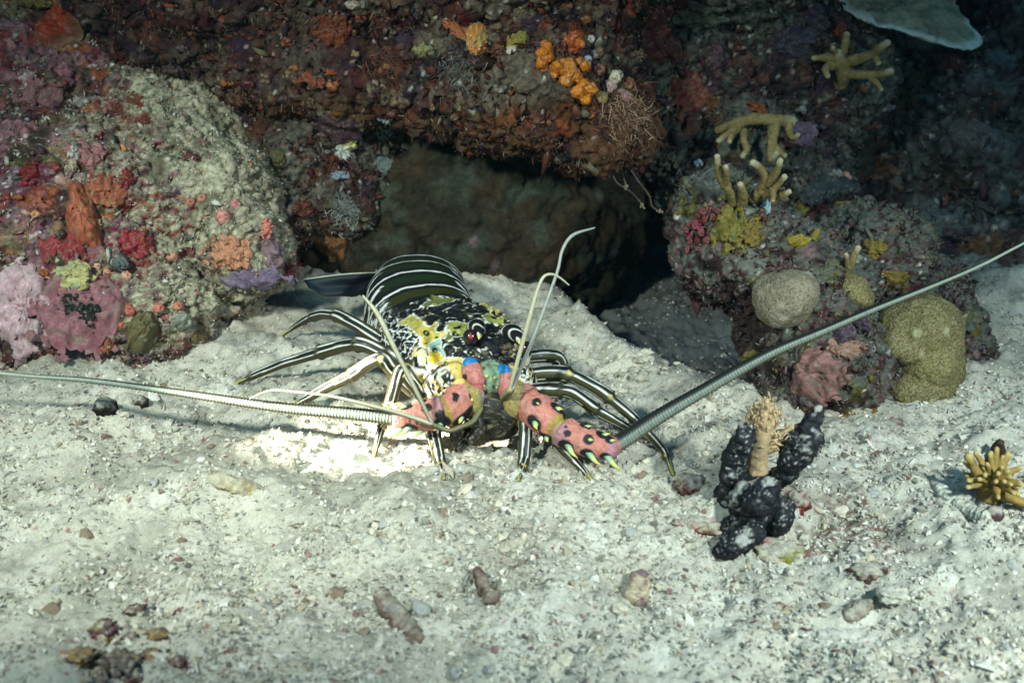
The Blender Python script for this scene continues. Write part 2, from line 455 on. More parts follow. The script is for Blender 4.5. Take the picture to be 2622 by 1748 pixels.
PAL_RIGHT = [(2.4, L(120, 122, 112)), (2.4, L(82, 60, 54)), (2, L(128, 104, 94)), (1.4, L(96, 52, 58)), (1.4, L(122, 112, 40)), (1.5, L(64, 50, 48)), (1.5, L(140, 112, 112)), (1, L(150, 150, 140))]

PAL_LEFT = [(w, (c * .92 + c.mean() * .08) * .68) for w, c in PAL_LEFT]
PAL_RIGHT = [(w, c * .52) for w, c in PAL_RIGHT]
TURF_SAND = np.array([.34, .315, .215])
def left_spots(P, N, c):
    # sand-coloured turf over the upward slope on the boulder's right half
    q = U(470, 380, y=.82); d = (P[:, 0] - (q.x - .012)) / .05 + .55 * fbm(P * 22, 3, 71) + 1.0 * (N[:, 2] - .2) + 6.0 * (P[:, 2] - .09)
    t = sstep(-.25, .5, d); tc = np.tile(TURF_SAND, (len(P), 1)) * np.clip(1 + 1.0 * fbm(P * 330, 3, 72) + .45 * fbm(P * 70, 2, 75), .12, 1.9)[:, None]
    tc = mix(tc, np.array([.10, .10, .055]), sstep(.10, .45, fbm(P * 38, 3, 73)) * .75); tc = mix(tc, np.array([.17, .11, .09]), sstep(.15, .45, fbm(P * 55, 3, 77)) * .6)
    return mix(c, tc, t)
rock('reef_boulder', [(230, 600, .85, .125, .15, .115), (150, 330, .96, .13, .16, .115), (625, 640, .775, .030, .035, .036),
                      (50, 830, .735, .065, .055, .048), (330, 800, .75, .066, .06, .042), (505, 765, .80, .046, .05, .034), (560, 520, .82, .045, .05, .05),
                      (40, 60, 1.0, .13, .12, .09), (-260, 620, .88, .17, .17, .20), (430, 420, .88, .075, .09, .075), (330, 150, 1.0, .10, .10, .085)],
     .0018, rough_disp(.013, .0036, .0026, .0019, 1, pits=.0045), patchwork(PAL_LEFT, 1, 60, left_spots, .05),
     'encrusted boulder at the left with sandy turf on its sloping top', 'boulder')
def ledge_spots(P, N, c):
    w = fbm(P * 20, 3, 141); t = sstep(-.04, -.17, P[:, 0] + .05 * w) * sstep(.14, .19, P[:, 2] + .02 * w)
    c = mix(c, c * .45 + L(40, 18, 30) * .4, t * .85)                                   # plum black growth on the left face
    lip = sstep(.18, .145, P[:, 2] + .015 * w) * sstep(-.2, .1, fbm(P * 45, 3, 143) + .15); br = np.tile(L(98, 66, 40) * .75, (len(P), 1)) * np.clip(1 + .9 * fbm(P * 260, 3, 144), .2, 1.9)[:, None]
    return mix(c, br, lip * .7)
rock('reef_ledge', [(330, -10, 1.02, .10, .10, .075), (540, 60, .95, .09, .09, .055), (760, 130, .92, .085, .085, .050), (960, 150, .90, .085, .085, .050),
                    (1160, 160, .88, .085, .085, .050), (1360, 200, .865, .08, .08, .056), (1520, 285, .85, .042, .055, .040), (1610, 330, .845, .018, .03, .022),
                    (700, -140, 1.0, .22, .17, .09), (1150, -120, .98, .22, .17, .09), (1420, 20, .93, .07, .10, .07), (900, -420, 1.0, .5, .2, .1)],
     .0017, rough_disp(.010, .007, .005, .0016, 20, pits=.006), patchwork(PAL_LEDGE, 20, 62, ledge_spots, .06, np.array([.10, .08, .055]), -.18),
     'overhanging reef ledge crusted with rusty sponges above the cave', 'reef ledge')
rock('reef_pillar', [(700, 330, .93, .06, .06, .07), (790, 400, .90, .052, .05, .055), (730, 520, .875, .032, .035, .030), (890, 330, .92, .05, .05, .04),
                     (860, 470, .89, .04, .04, .034), (960, 330, .93, .04, .04, .03), (620, 420, .92, .05, .05, .08), (905, 525, .872, .018, .02, .018)],
     .0014, rough_disp(.007, .005, .004, .0015, 40, pits=.005), patchwork(PAL_LEDGE, 40, 66, None, .07, np.array([.09, .085, .065]), -.12),
     'dark maroon reef column hanging beside the cave mouth', 'reef column')
rock('crest_light_block', [(700, -140, 1.0, .205, .155, .080), (1150, -120, .98, .205, .155, .080), (900, -420, 1.0, .5, .2, .1), (1900, -420, 1.15, .4, .2, .1), (150, -260, 1.05, .3, .2, .1)], .010,
     [lambda P, N: .012 * fbm(P * 12, 3, 5) - .006], lambda P, N: np.tile(L(70, 60, 54), (len(P), 1)) * (1 + .4 * fbm(P * 40, 3, 6))[:, None], 'unseen coarse reef crest added to block light over the ledge', kind='structure', top=-9000)  # coarse ledge top out of view, added to keep lamp light out of the cave
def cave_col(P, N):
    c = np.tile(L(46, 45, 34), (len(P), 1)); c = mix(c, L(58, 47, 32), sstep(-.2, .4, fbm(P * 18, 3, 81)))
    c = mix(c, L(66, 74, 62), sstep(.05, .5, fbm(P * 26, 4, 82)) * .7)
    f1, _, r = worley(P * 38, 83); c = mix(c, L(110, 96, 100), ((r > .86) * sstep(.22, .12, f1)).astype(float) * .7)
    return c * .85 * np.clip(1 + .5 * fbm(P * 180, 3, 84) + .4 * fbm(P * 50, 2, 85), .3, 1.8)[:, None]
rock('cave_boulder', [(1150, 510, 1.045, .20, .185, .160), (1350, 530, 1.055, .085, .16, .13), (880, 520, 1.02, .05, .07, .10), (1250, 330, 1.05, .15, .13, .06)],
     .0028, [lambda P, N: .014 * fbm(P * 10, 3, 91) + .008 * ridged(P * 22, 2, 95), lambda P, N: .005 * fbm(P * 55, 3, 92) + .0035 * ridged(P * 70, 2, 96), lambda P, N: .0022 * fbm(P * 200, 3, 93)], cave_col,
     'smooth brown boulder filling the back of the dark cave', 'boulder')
rock('reef_wall', [(1640, 90, 1.08, .13, .13, .11), (1760, 260, 1.04, .09, .11, .08), (1880, 380, .99, .07, .09, .07), (1960, 170, 1.06, .11, .12, .10),
                   (1860, 480, .955, .055, .07, .05), (2010, 440, 1.0, .05, .07, .06), (1700, 430, 1.08, .07, .10, .06), (1750, -200, 1.1, .16, .2, .1)],
     .0022, rough_disp(.012, .008, .006, .0016, 60, pits=.007), patchwork(PAL_DARK, 60, 50, None, .08, np.array([.10, .11, .085]), -.05),
     'shadowed reef wall right of the cave under the branching corals', 'reef wall')
rock('reef_slope', [(2330, 260, 1.22, .22, .16, .20), (2640, 480, 1.10, .17, .15, .20), (2150, 560, 1.15, .14, .12, .13), (2480, 690, 1.02, .13, .11, .08),
                    (2300, -100, 1.3, .4, .2, .2), (1650, 620, 1.38, .3, .15, .2), (2900, 250, 1.15, .24, .22, .30), (2420, 540, 1.10, .12, .10, .10)],
     .0033, rough_disp(.022, .014, .009, .0025, 80, bf=10, cf=42, pits=.010), patchwork(PAL_DARK, 80, 36, None, .06, np.array([.085, .10, .095]), .02),
     'far dark reef slope behind the right hand rocks', 'reef slope', side=1100)
rock('rubble_rock', [(2560, 850, .885, .07, .06, .036), (2480, 790, .93, .05, .05, .04), (2640, 900, .83, .06, .05, .03)],
     .0018, rough_disp(.008, .006, .005, .0016, 95), patchwork(PAL_DARK, 95, 60, None, .08, np.array([.20, .21, .18]), .15),
     'low grey turf covered rock at the right edge behind the round coral', 'rock', side=700)
def right_spots(P, N, c):
    t = sstep(.25, .75, N[:, 2] + .3 * fbm(P * 40, 3, 101)); g = np.tile(L(92, 96, 86), (len(P), 1)) * (1 + .4 * fbm(P * 240, 3, 102))[:, None]
    c = mix(c, g, t * .8)
    q = U(1960, 900, y=.65); d = np.hypot((P[:, 0] - q.x + .02) / .030, (P[:, 2] - q.z) / .035)
    return mix(c, L(52, 38, 36), sstep(1.3, .6, d + .5 * fbm(P * 60, 3, 103)) * .85)
rock('reef_outcrop', [(1845, 598, .735, .028, .04, .036), (1900, 660, .72, .036, .05, .034), (1985, 725, .71, .040, .05, .034), (2030, 850, .695, .040, .055, .045), (2110, 920, .685, .050, .055, .042),
                      (2100, 700, .745, .040, .05, .022), (2235, 668, .775, .040, .05, .036), (2310, 750, .77, .045, .05, .026), (2160, 985, .690, .042, .05, .030), (2340, 880, .745, .05, .05, .046),
                      (2035, 1010, .672, .034, .04, .022), (2130, 1040, .668, .046, .04, .018)],
     .0014, rough_disp(.014, .007, .004, .0015, 110, pits=.005), patchwork(PAL_RIGHT, 110, 66, right_spots, .07),
     'grey and mustard outcrop at the right carrying round tan corals', 'outcrop')
# ------------------------------------------------------------------ the lobster
BLACK, WHITE = np.array([.010, .011, .012]), np.array([.78, .80, .72])
YEL, OLIVE, GREEN = np.array([.58, .47, .10]), np.array([.26, .27, .07]), np.array([.045, .085, .035])
PINK, TEAL, SPGRN, BLUE = np.array([.50, .185, .135]), np.array([.10, .26, .20]), np.array([.42, .62, .18]), np.array([.012, .17, .42])
# spine on the ground plane: heading turns from the tail to the head
T_ALL = .238
_t = np.linspace(0, T_ALL, 477)
_psi = np.radians(np.interp(_t, [0, .03, .085, .13, .18, .24], [31, 33, 29, 13, -2, -8]))
_x = -.004 - np.r_[0, np.cumsum(np.sin(_psi[:-1]) * np.diff(_t))]
_y = .598 + np.r_[0, np.cumsum(np.cos(_psi[:-1]) * np.diff(_t))]
ST = np.array([  # t, zc, half width, top, bottom
    [-.0005, .040, .006, .005, .006], [.001, .040, .013, .010, .012], [.005, .040, .020, .0155, .017], [.012, .041, .026, .0195, .024], [.03, .0405, .0325, .024, .031],
    [.06, .0375, .0385, .0265, .031], [.085, .0340, .0400, .0265, .028], [.100, .0315, .0385, .0260, .024], [.112, .0305, .0370, .0275, .020],
    [.15, .0330, .0370, .0300, .020], [.185, .0300, .0335, .0280, .018], [.215, .0220, .0280, .0220, .015], [.238, .0150, .0215, .0150, .010]])
def spine(t):
    t = np.clip(t, 0, T_ALL); x, y, ps = np.interp(t, _t, _x), np.interp(t, _t, _y), np.interp(t, _t, _psi)
    return x, y, ps
def body_point(t, phi, lift=0.0):
    """world point on the body: t back from the brow, phi from the top line, + to the lobster's right"""
    t, phi, lift = np.broadcast_arrays(np.asarray(t, float), np.asarray(phi, float), np.asarray(lift, float))
    zc, w, ht, hb = (np.interp(t, ST[:, 0], ST[:, k]) for k in (1, 2, 3, 4))
    x, y, ps = spine(t); ext = np.minimum(t, 0)
    sn, cs = np.sin(phi), np.cos(phi)
    b = (w + lift) * np.sign(sn) * np.abs(sn) ** .86
    z = np.where(cs > 0, (ht + lift) * np.abs(cs) ** .92, -(hb + lift) * np.abs(cs) ** .75)
    # right vector = (-cos psi, -sin psi), forward = (sin psi, -cos psi)
    return np.stack([x - b * np.cos(ps) - ext * np.sin(ps), y - b * np.sin(ps) + ext * np.cos(ps), zc + z], -1)
SEG0, SEGS = .101, [.101, .122, .143, .164, .185, .206, .238]
def seg_u(t):
    k = np.clip(np.searchsorted(SEGS, t, side='right') - 1, 0, 5)
    a = np.array(SEGS)[k]; b = np.array(SEGS)[k + 1]; return k, (t - a) / (b - a)
def body_lift(t, ph):
    a = np.degrees(np.abs(ph)); P = np.stack([t * 1.0, ph * .035, np.zeros_like(t)], -1).reshape(-1, 3); sh = t.shape
    l = np.zeros(sh)
    car = t < SEG0
    g = t - (.052 + .010 * np.cos(ph * 2.2))                                  # cervical groove
    l -= .0022 * np.exp(-(g / .0028) ** 2) * (a < 95) * car
    l -= .0012 * np.exp(-((t - .0955) / .0015) ** 2) * car                    # groove before the rear rim
    f1, _, r = worley(P * 210, 5); f1, r = f1.reshape(sh), r.reshape(sh)
    l += .0022 * sstep(.5, .1, f1) * (r > .35) * car * (a < 85) * sstep(.004, .02, t)   # tubercles
    l += .0011 * fbm(P * 120, 2, 6).reshape(sh) * car
    l += .0020 * np.exp(-((a - 100) / 6) ** 2) * car * sstep(.02, .05, t)     # edge of the gill cover
    k, u = seg_u(t)
    l += (~car) * (.0022 * u - .0026 * sstep(.9, 1.0, u) - .0006)
    l += (~car) * .0028 * sstep(78, 100, a) * sstep(120, 104, a) * np.sin(np.clip(u, 0, 1) * math.pi) # side flaps
    return l
def worm(Q, s, wd=.10, warp=.5):
    Q = Q + warp * np.stack([perlin(Q * .9 + 9.1, s + 1), perlin(Q * .9 + 3.7, s + 2), 0 * Q[:, 0]], 1)
    return sstep(wd, wd * .55, np.abs(perlin(Q, s)))
def poly_sd(x, y, pts):
    """signed distance to a polygon, negative inside"""
    pts = np.array(pts, float); d = np.full(len(x), 9e9); ins = np.zeros(len(x), bool)
    for (x0, y0), (x1, y1) in zip(pts, np.roll(pts, -1, 0)):
        ex, ey = x1 - x0, y1 - y0; k = np.clip(((x - x0) * ex + (y - y0) * ey) / (ex * ex + ey * ey), 0, 1)
        d = np.minimum(d, np.hypot(x - x0 - k * ex, y - y0 - k * ey))
        c = ((y0 > y) != (y1 > y)) & (x < (x1 - x0) * (y - y0) / (y1 - y0 + 1e-12) + x0); ins ^= c
    return np.where(ins, -d, d)
# patches on the carapace as (t mm, arc mm from the top line), both sides alike
YEL_MAIN = [(80, 28), (78, 19), (68, 20), (59, 21), (55, 23), (53, 16), (47, 21), (42, 24), (38, 20), (36, 26), (35, 34), (41, 36), (47, 34), (51, 30), (59, 28), (70, 25)]
YEL_TOP = [(39, 17), (44, 11), (39, 6), (29, 5), (25, 11), (28, 17), (34, 18)]
YEL_SIDE = [(36, 39), (30, 38), (24, 40), (30, 46), (34, 43)]
YEL_ARC = [(28, 46), (20, 37), (11, 32), (9, 37), (17, 42), (26, 51)]
BLUE_ISH = [(37, 25), (30, 31), (25, 37), (34, 39), (39, 35)]
GRN_BAND = [(83, 9), (91, 4), (91, -2), (80, -2), (76, 2), (79, 6)]
def carapace_col(t, ph):
    a = np.degrees(np.abs(ph)); tm, sm = t * 1000, np.abs(ph) * 33.0
    Q = np.stack([tm * .17, sm * .17, np.where(ph > 0, 3.3, 9.7)], 1)
    wob = np.stack([fbm(Q * 1.2, 2, 3), fbm(Q * 1.2, 2, 8)], 1); X, Y = tm + wob[:, 0] * 1.6, sm + wob[:, 1] * 1.6
    Q2 = Q.copy(); Q2[:, 2] = np.where(ph > 0, .5, .5); Qw = Q2 + .22 * np.stack([perlin(Q * 1.6, 71), perlin(Q * 1.6, 72), 0 * tm], 1); Qw[:, 2] = np.where(ph > 0, 3.5, 9.5)
    # top: black blotches rimmed in white on an olive ground
    f1, f2, r = worley(Qw * np.array([.64, .64, 1]), 3); e = f2 - f1; arcn = perlin(Q * .8, 44) > .02
    c = mix(np.tile(OLIVE * .55, (len(t), 1)), BLACK, sstep(.03, .07, e) * (r > .07))
    c = mix(c, WHITE, sstep(.03, .05, e) * sstep(.13, .10, e) * (arcn | (r < .07)) * (r < .75))
    c = mix(c, BLACK, (sstep(.06, .03, e) * (r > .3)).astype(float))
    g1, g2, gr = worley(Qw * 2.3, 5); c = mix(c, WHITE, (gr > .93) * sstep(.30, .22, g1) * sstep(.1, .2, g1) * (e > .2))
    # rear flank: fine white net; front flank: bold white drops and worms
    n1, n2, nr = worley(Qw * np.array([.9, 1.3, 1]), 7); net = mix(np.tile(BLACK, (len(t), 1)), WHITE, sstep(.14, .08, n2 - n1) * (nr < .8))
    c = mix(c, net, sstep(22, 26, Y - .10 * (tm - 74)) * sstep(42, 48, X))
    bold = mix(np.tile(np.array([.66, .58, .30]), (len(t), 1)), WHITE, sstep(-.1, .3, perlin(Q * .7, 52))); pb = perlin(Qw * np.array([1.1, 1.1, 1]), 12); bold = mix(bold, BLACK, sstep(.02, .07, pb)); c = mix(c, bold, sstep(36, 40, Y) * sstep(54, 48, X))
    for poly, colr in ((GRN_BAND, OLIVE * .7), (YEL_TOP, OLIVE * 1.1), (YEL_MAIN, YEL * .9), (BLUE_ISH, np.array([.30, .46, .36])), (YEL_SIDE, np.array([.74, .50, .03])), (YEL_ARC, np.array([.66, .52, .16]))):
        d = poly_sd(X, Y, poly) - (1.3 if poly in (YEL_MAIN, YEL_SIDE, YEL_ARC) else .3)
        c = mix(c, WHITE, sstep(.95, .55, d))
        inner = colr * (1 + .25 * fbm(Q * .5, 2, 15))[:, None]
        if poly is YEL_MAIN: inner = mix(inner, OLIVE, sstep(48, 74, tm) * .6)
        c = mix(c, inner, sstep(.25, -.25, d))
        if poly in (YEL_MAIN, YEL_TOP):
            f1, _, r = worley(Q * 1.1, 19); c = mix(c, BLACK, ((r > .5) * sstep(.20, .15, f1) * (d < -1.2)).astype(float))
        if poly is YEL_TOP: c = mix(c, BLACK, sstep(2.4, 2.1, np.hypot(X - 35, Y - 11)))
    c = mix(c, np.array([.62, .50, .16]), sstep(93, 97, a) * sstep(112, 104, a) * sstep(14, 22, tm))     # yellow rim of the gill cover
    c = mix(c, WHITE, sstep(1.8, 1.0, np.abs(a - 93.5)) * sstep(14, 22, tm))
    u = mix(np.tile(BLACK, (len(t), 1)), np.array([.50, .46, .20]), worm(Q * 1.6, 31, .2)); c = mix(c, u, sstep(110, 116, a))
    return c
def abdomen_col(t, ph):
    k, u = seg_u(t); a = np.degrees(np.abs(ph)); Q = np.stack([t * 420, ph * 4.0, np.where(ph > 0, 1.5, 7.7)], 1)
    u = u + .035 * fbm(Q, 2, 3)
    c = np.tile(BLACK, (len(t), 1)); g = sstep(.16, .28, u) * sstep(.66, .56, u) * sstep(48, 38, a + 9 * fbm(Q, 2, 5))
    gm = np.tile(GREEN * .3, (len(t), 1)) * np.clip(1 + .5 * fbm(Q * 2.5, 3, 9), .4, 1.6)[:, None]
    c = c * (1 - g[:, None]) + gm * g[:, None]
    c = mix(c, OLIVE * .14, g * (k == 0) * .8)
    c = mix(c, WHITE * .9, sstep(.775, .79, u) * sstep(.86, .84, u))
    c = mix(c, WHITE, sstep(.085, .055, np.abs(u - .47 + .005 * (a - 55))) * sstep(40, 46, a + 6 * fbm(Q * 2, 1, 4)) * sstep(76, 70, a + 6 * fbm(Q * 2, 1, 6)))
    c = mix(c, WHITE * .9, sstep(.05, .03, np.abs(u - .25 + .006 * (a - 80))) * sstep(62, 66, a) * sstep(100, 92, a))
    c = mix(c, WHITE * .9, sstep(.05, .03, np.abs(u - .66 + .004 * (a - 80))) * sstep(70, 76, a) * sstep(108, 100, a))
    c = mix(c, WHITE * .8, worm(Q * .9, 21, .10) * (k == 0) * sstep(35, 50, a))
    c = mix(c, np.array([.05, .03, .03]), sstep(112, 120, a))
    return c
ROOT = empty('lobster', (-.03, .64, 0), 'painted spiny lobster with salmon antenna bases crouching before the cave', 'lobster')
def build_body():
    nt_, nph = 410, 190
    t = np.r_[np.linspace(-.0005, .012, 40, endpoint=False), np.linspace(.012, T_ALL, nt_ - 40)]; ph = np.linspace(-math.pi, math.pi, nph, endpoint=False)
    Tg, Pg = np.meshgrid(t, ph, indexing='ij'); V = body_point(Tg, Pg, body_lift(Tg, Pg)).reshape(-1, 3)
    i, j = np.meshgrid(np.arange(len(t) - 1), np.arange(nph), indexing='ij'); j2 = (j + 1) % nph
    F = np.stack([i * nph + j, (i + 1) * nph + j, (i + 1) * nph + j2, i * nph + j2], -1).reshape(-1, 4)
    tt, pp = Tg.ravel(), Pg.ravel(); n = len(V)
    V = np.vstack([V, body_point(-.0012, 0.0)[None] - [0, 0, .004], V[-nph:].mean(0)[None]])
    k = np.arange(nph); k2 = (k + 1) % nph; e = (len(t) - 1) * nph
    caps = np.vstack([np.stack([k, k2, np.full(nph, n)], 1), np.stack([e + k2, e + k, np.full(nph, n + 1)], 1)])
    c = np.where((tt < SEG0)[:, None], carapace_col(tt, pp), abdomen_col(tt, pp))
    c = np.vstack([c, BLACK, BLACK])
    mk('body', V, [F, caps], c, M_SHELL, ROOT); return V[:n], tt, pp, F
BODY = build_body()

def fpt(t, phideg, lift=0.0): return Vector(body_point(t, math.radians(phideg), lift))

# --- tail fan: uropods spread to the sides, telson behind
def fan_plate(base, axis, droop, length, width, seed, flip=1):
    """a thin scalloped blade with a pale rim on its leading edge"""
    base, axis, droop = (np.array(v, float) for v in (base, axis, droop)); axis /= np.linalg.norm(axis)
    droop -= axis * (axis @ droop); droop /= np.linalg.norm(droop); nrm = np.cross(axis, droop)
    nu, nv = 60, 40; u, v = np.meshgrid(np.linspace(0, 1, nu), np.linspace(0, 1, nv), indexing='ij'); u, v = u.ravel(), v.ravel()
    prof = np.interp(u, [0, .1, .35, .6, .82, .95, 1], [.45, .6, .95, 1.0, .80, .45, .05]) * width * (1 + .06 * np.sin(u * 17 + seed))
    lead = -.10 * width * np.sin(u * math.pi)
    V = base + axis * (u * length)[:, None] + droop * (lead + v * (prof - lead))[:, None] + nrm * (.0016 * np.sin(v * 9) * (1 - u) + .004 * v * u)[:, None]
    th = .0007 * (1 - v ** 4)
    Fq = np.array([[i * nv + j, (i + 1) * nv + j, (i + 1) * nv + j + 1, i * nv + j + 1] for i in range(nu - 1) for j in range(nv - 1)])
    n = len(V); V2 = np.vstack([V + nrm * th[:, None], V - nrm * th[:, None]])
    c = np.tile(np.array([.004, .007, .008]), (n, 1)); c = mix(c, np.array([.004, .013, .018]), sstep(.45, .7, u) * sstep(.95, .8, v))
    c = mix(c, BLACK, sstep(.84, .90, v) + sstep(.14, .10, v) - 0); c = mix(c, np.array([.42, .44, .34]), sstep(.05, .035, v) + .35 * sstep(.97, .985, v))
    return V2, [Fq, Fq[:, ::-1] + n], np.vstack([c, c])
tb = body_point(.232, 0.0); sx, sy, sps = spine(.234)
rgt, fwd = np.array([-math.cos(sps), -math.sin(sps), 0]), np.array([math.sin(sps), -math.cos(sps), 0])
fan_r = U(985, 697, y=.785); fan_tip = U(768, 716, y=.755)
V, F, c = fan_plate(fan_r, fan_tip - fan_r, (0, -.25, -1), .064, .016, 1); mk('tail_fan', V, F, c, M_SHELL, ROOT)
V, F, c = fan_plate(np.array(fan_r) + [.010, .012, -.004], Vector((-.80, .35, -.30)), (0, -.25, -1), .046, .016, 2); mk('tail_fan', V, F, c, M_SHELL, ROOT)
bl = np.array(sx - rgt[0] * .018), ; base_l = np.array([sx, sy, .020]) - rgt * .016
for k, (ax, s) in enumerate((((.15, .9, -.30), 3), ((-.1, .95, -.32), 4))):
    V, F, c = fan_plate(base_l + np.array([0, .004 * k, -.003 * k]), ax, (0, .3, -1), .055, .020, s); mk('tail_fan', V, F, c, M_SHELL, ROOT)
V, F, c = fan_plate(np.array([sx, sy, .016]) - fwd * 0 - rgt * .012, -fwd + np.array([0, 0, -.15]), rgt, .050, .026, 5); mk('telson', V, F, c, M_SHELL, ROOT)

# --- legs
def leg(name, pts, rad, seed, joints=(), white=1.0):
    rad = [r * k for r, k in zip(rad, np.linspace(.95, .72, len(rad)))]
    n, m = 110, 40
    V, F, u, th, C = tube(pts, rad, n, m, ref=(-.15, -.55, .80), sharp=True)
    # swell at the joints
    sw = np.zeros(len(u))
    for j in joints: sw += .13 * np.exp(-((u - j) / .012) ** 2)
    js = np.array([0.0] + sorted(joints) + [1.0]); kj = np.clip(np.searchsorted(js, u, side='right') - 1, 0, len(js) - 2); fr = (u - js[kj]) / (js[kj + 1] - js[kj])
    sw = sw + np.where(kj < len(js) - 2, -.10 + .24 * fr ** 2, 0) - .16 * np.exp(-(fr / .05) ** 2) * (kj > 0)
    cc = np.vstack([np.repeat(C, m, 0), C[:1], C[-1:]]); V = cc + (V - cc) * (1 + sw)[:, None]
    d = np.degrees((th + math.pi) % (2 * math.pi) - math.pi) + 5 * np.sin(u * 9 + seed)
    c = np.tile(np.array([.013, .014, .009]), (len(V), 1))
    c = mix(c, np.array([.055, .052, .013]), sstep(20, 14, np.abs(d - 42)) * .8)
    c = mix(c, np.array([.06, .05, .014]), sstep(40, 20, np.abs(d + 85)) * .7)
    brk = (np.sin(u * 17 + seed) > -.8)
    st = np.maximum(sstep(8.5, 6, np.abs(d - 12 + 1.5 * np.sin(u * 31))), sstep(6, 4, np.abs(d + 38 + 2 * np.sin(u * 23 + 2))))
    st = np.maximum(st, sstep(5, 3.5, np.abs(d - 74)) * brk)
    c = mix(c, WHITE, st * white * sstep(.0, .03, np.min([np.abs(u - j) for j in joints] or [u * 0 + 1], axis=0)))
    for j in joints: c = mix(c, np.array([.46, .40, .12]), sstep(.012, .006, np.abs(u - j + .004 * np.cos(th * 2))) * sstep(-.2, .5, np.cos(th * 1.5 + seed)))
    c = mix(c, np.array([.36, .34, .05]), sstep(.90, .96, u) * sstep(60, 30, np.abs(d)) * .8)
    return mk(name, V, F, c, M_SHELL, ROOT)
def LP(*pts): return [U(p[0], p[1], y=p[2]) for p in pts]
def foot(px, py):
    """sand point under a pixel"""
    p = U(px, py, z=0.0)
    for _ in range(6): p = U(px, py, z=fz(p.x, p.y) + .0005)
    return p
ry = lambda y: y
leg('leg', LP((1040, 905, .655), (988, 878, .662), (925, 838, .675), (867, 808, .690), (828, 803, .705), (789, 815, .722), (750, 838, .738)) + [foot(708, 868)],
    [.0055, .0055, .0053, .0050, .0046, .0044, .0036, .0026, .0016], 1, (.10, .44, .66))
leg('leg', LP((1055, 960, .628), (1000, 915, .628), (960, 892, .630), (928, 878, .632), (880, 884, .640), (825, 900, .648), (720, 931, .662)) + [foot(596, 984)],
    [.0060, .0058, .0055, .0054, .0052, .0046, .0040, .0033, .0016], 2, (.15, .28, .50, .90))
leg('leg', LP((1060, 1000, .615), (1012, 955, .612), (978, 914, .610), (940, 932, .612), (900, 960, .614), (830, 995, .620)) + [foot(745, 1042)],
    [.0060, .0058, .0055, .0054, .0050, .0044, .0038, .0022], 3, (.16, .30, .52))
leg('leg', LP((1080, 1010, .600), (1045, 965, .597), (1026, 940, .594), (1012, 985, .592), (1000, 1030, .590), (982, 1080, .585), (970, 1118, .580)) + [foot(958, 1168)],
    [.0055, .0052, .0050, .0049, .0046, .0038, .0032, .0018], 4, (.28, .62, .78))
leg('leg', LP((1150, 1040, .600), (1118, 1075, .586), (1110, 1105, .578), (1119, 1145, .570), (1127, 1182, .562)) + [foot(1137, 1226)],
    [.0055, .0055, .0055, .0050, .0042, .0026, .0014], 5, (.30, .74))
leg('leg', LP((1310, 930, .640), (1345, 915, .640), (1385, 911, .642), (1424, 912, .646), (1436, 928, .650), (1420, 948, .656)) + [foot(1400, 985)],
    [.0050, .0050, .0050, .0050, .0046, .0040, .0030, .0018], 6, (.45, .62), .75)
leg('leg', LP((1300, 980, .615), (1345, 962, .610), (1400, 955, .606), (1455, 957, .602), (1500, 978, .600), (1545, 1004, .598), (1625, 1070, .590), (1700, 1152, .578)) + [foot(1724, 1216)],
    [.0056, .0056, .0056, .0055, .0052, .0048, .0042, .0036, .0030, .0016], 7, (.30, .50, .88), .85)
leg('leg', LP((1300, 1015, .605), (1350, 1002, .598), (1405, 998, .594), (1460, 1000, .590), (1495, 1024, .590), (1532, 1053, .590), (1610, 1096, .592)) + [foot(1668, 1128)],
    [.0056, .0056, .0056, .0054, .0050, .0046, .0038, .0030, .0018], 8, (.36, .60), .85)
leg('leg', LP((1330, 1060, .598), (1380, 1075, .585), (1412, 1108, .575), (1440, 1150, .567), (1480, 1190, .560)) + [foot(1515, 1228)],
    [.0050, .0050, .0050, .0048, .0042, .0032, .0016], 9, (.32,), .9)
leg('leg', LP((1290, 1040, .602), (1335, 1060, .586), (1347, 1085, .578), (1344, 1130, .570), (1341, 1182, .562)) + [foot(1328, 1230)],
    [.0055, .0055, .0055, .0050, .0042, .0028, .0014], 10, (.30, .76))

# --- head: eyes, horns, brow plate, blue pads
def spike(name, base, tip, r, cols, parent, bend=(0, 0, 0), n=14, m=10, mat=None):
    b, t = np.array(base, float), np.array(tip, float); mid = (b + t) / 2 + np.array(bend, float)
    V, F, u, th, _ = tube([b - (t - b) * .15, b, mid, t], lambda u: r * np.clip(1.0 - u ** 1.5 * .97, .02, 1), n, m)
    k = np.array([cc[0] for cc in cols]); cv = np.array([cc[1] for cc in cols])
    c = np.stack([np.interp(u, k, cv[:, i]) for i in range(3)], 1)
    return mk(name, V, F, c, mat or M_SHELL, parent)
for px, py, y in ((1205, 862, .601), (1338, 890, .609)):
    p = U(px, py, y=y)
    V, F = blob(p, (.0047, .0045, .0048), 4, .02, 2, 3)
    q = (V - np.array(p)) @ np.array((Vector((0, 0, CAM_H)) - p).normalized()) / .0047
    c = mix(np.tile(np.array([.020, .010, .012]), (len(V), 1)), np.array([.30, .05, .035]), sstep(.90, .95, q))
    e = mk('eye', V, F, c, M_EYE, ROOT)
    V, F, u, th, _ = tube([np.array(p) + [0, .012, -.010], np.array(p) + [0, .006, -.004], p], [.004, .0036, .0030], 12, 10)
    mk('eyestalk', V, F, mix(np.tile(BLACK, (len(V), 1)), WHITE, sstep(.5, .7, np.sin(u * 30 + th) * .5 + .5)), M_SHELL, e)
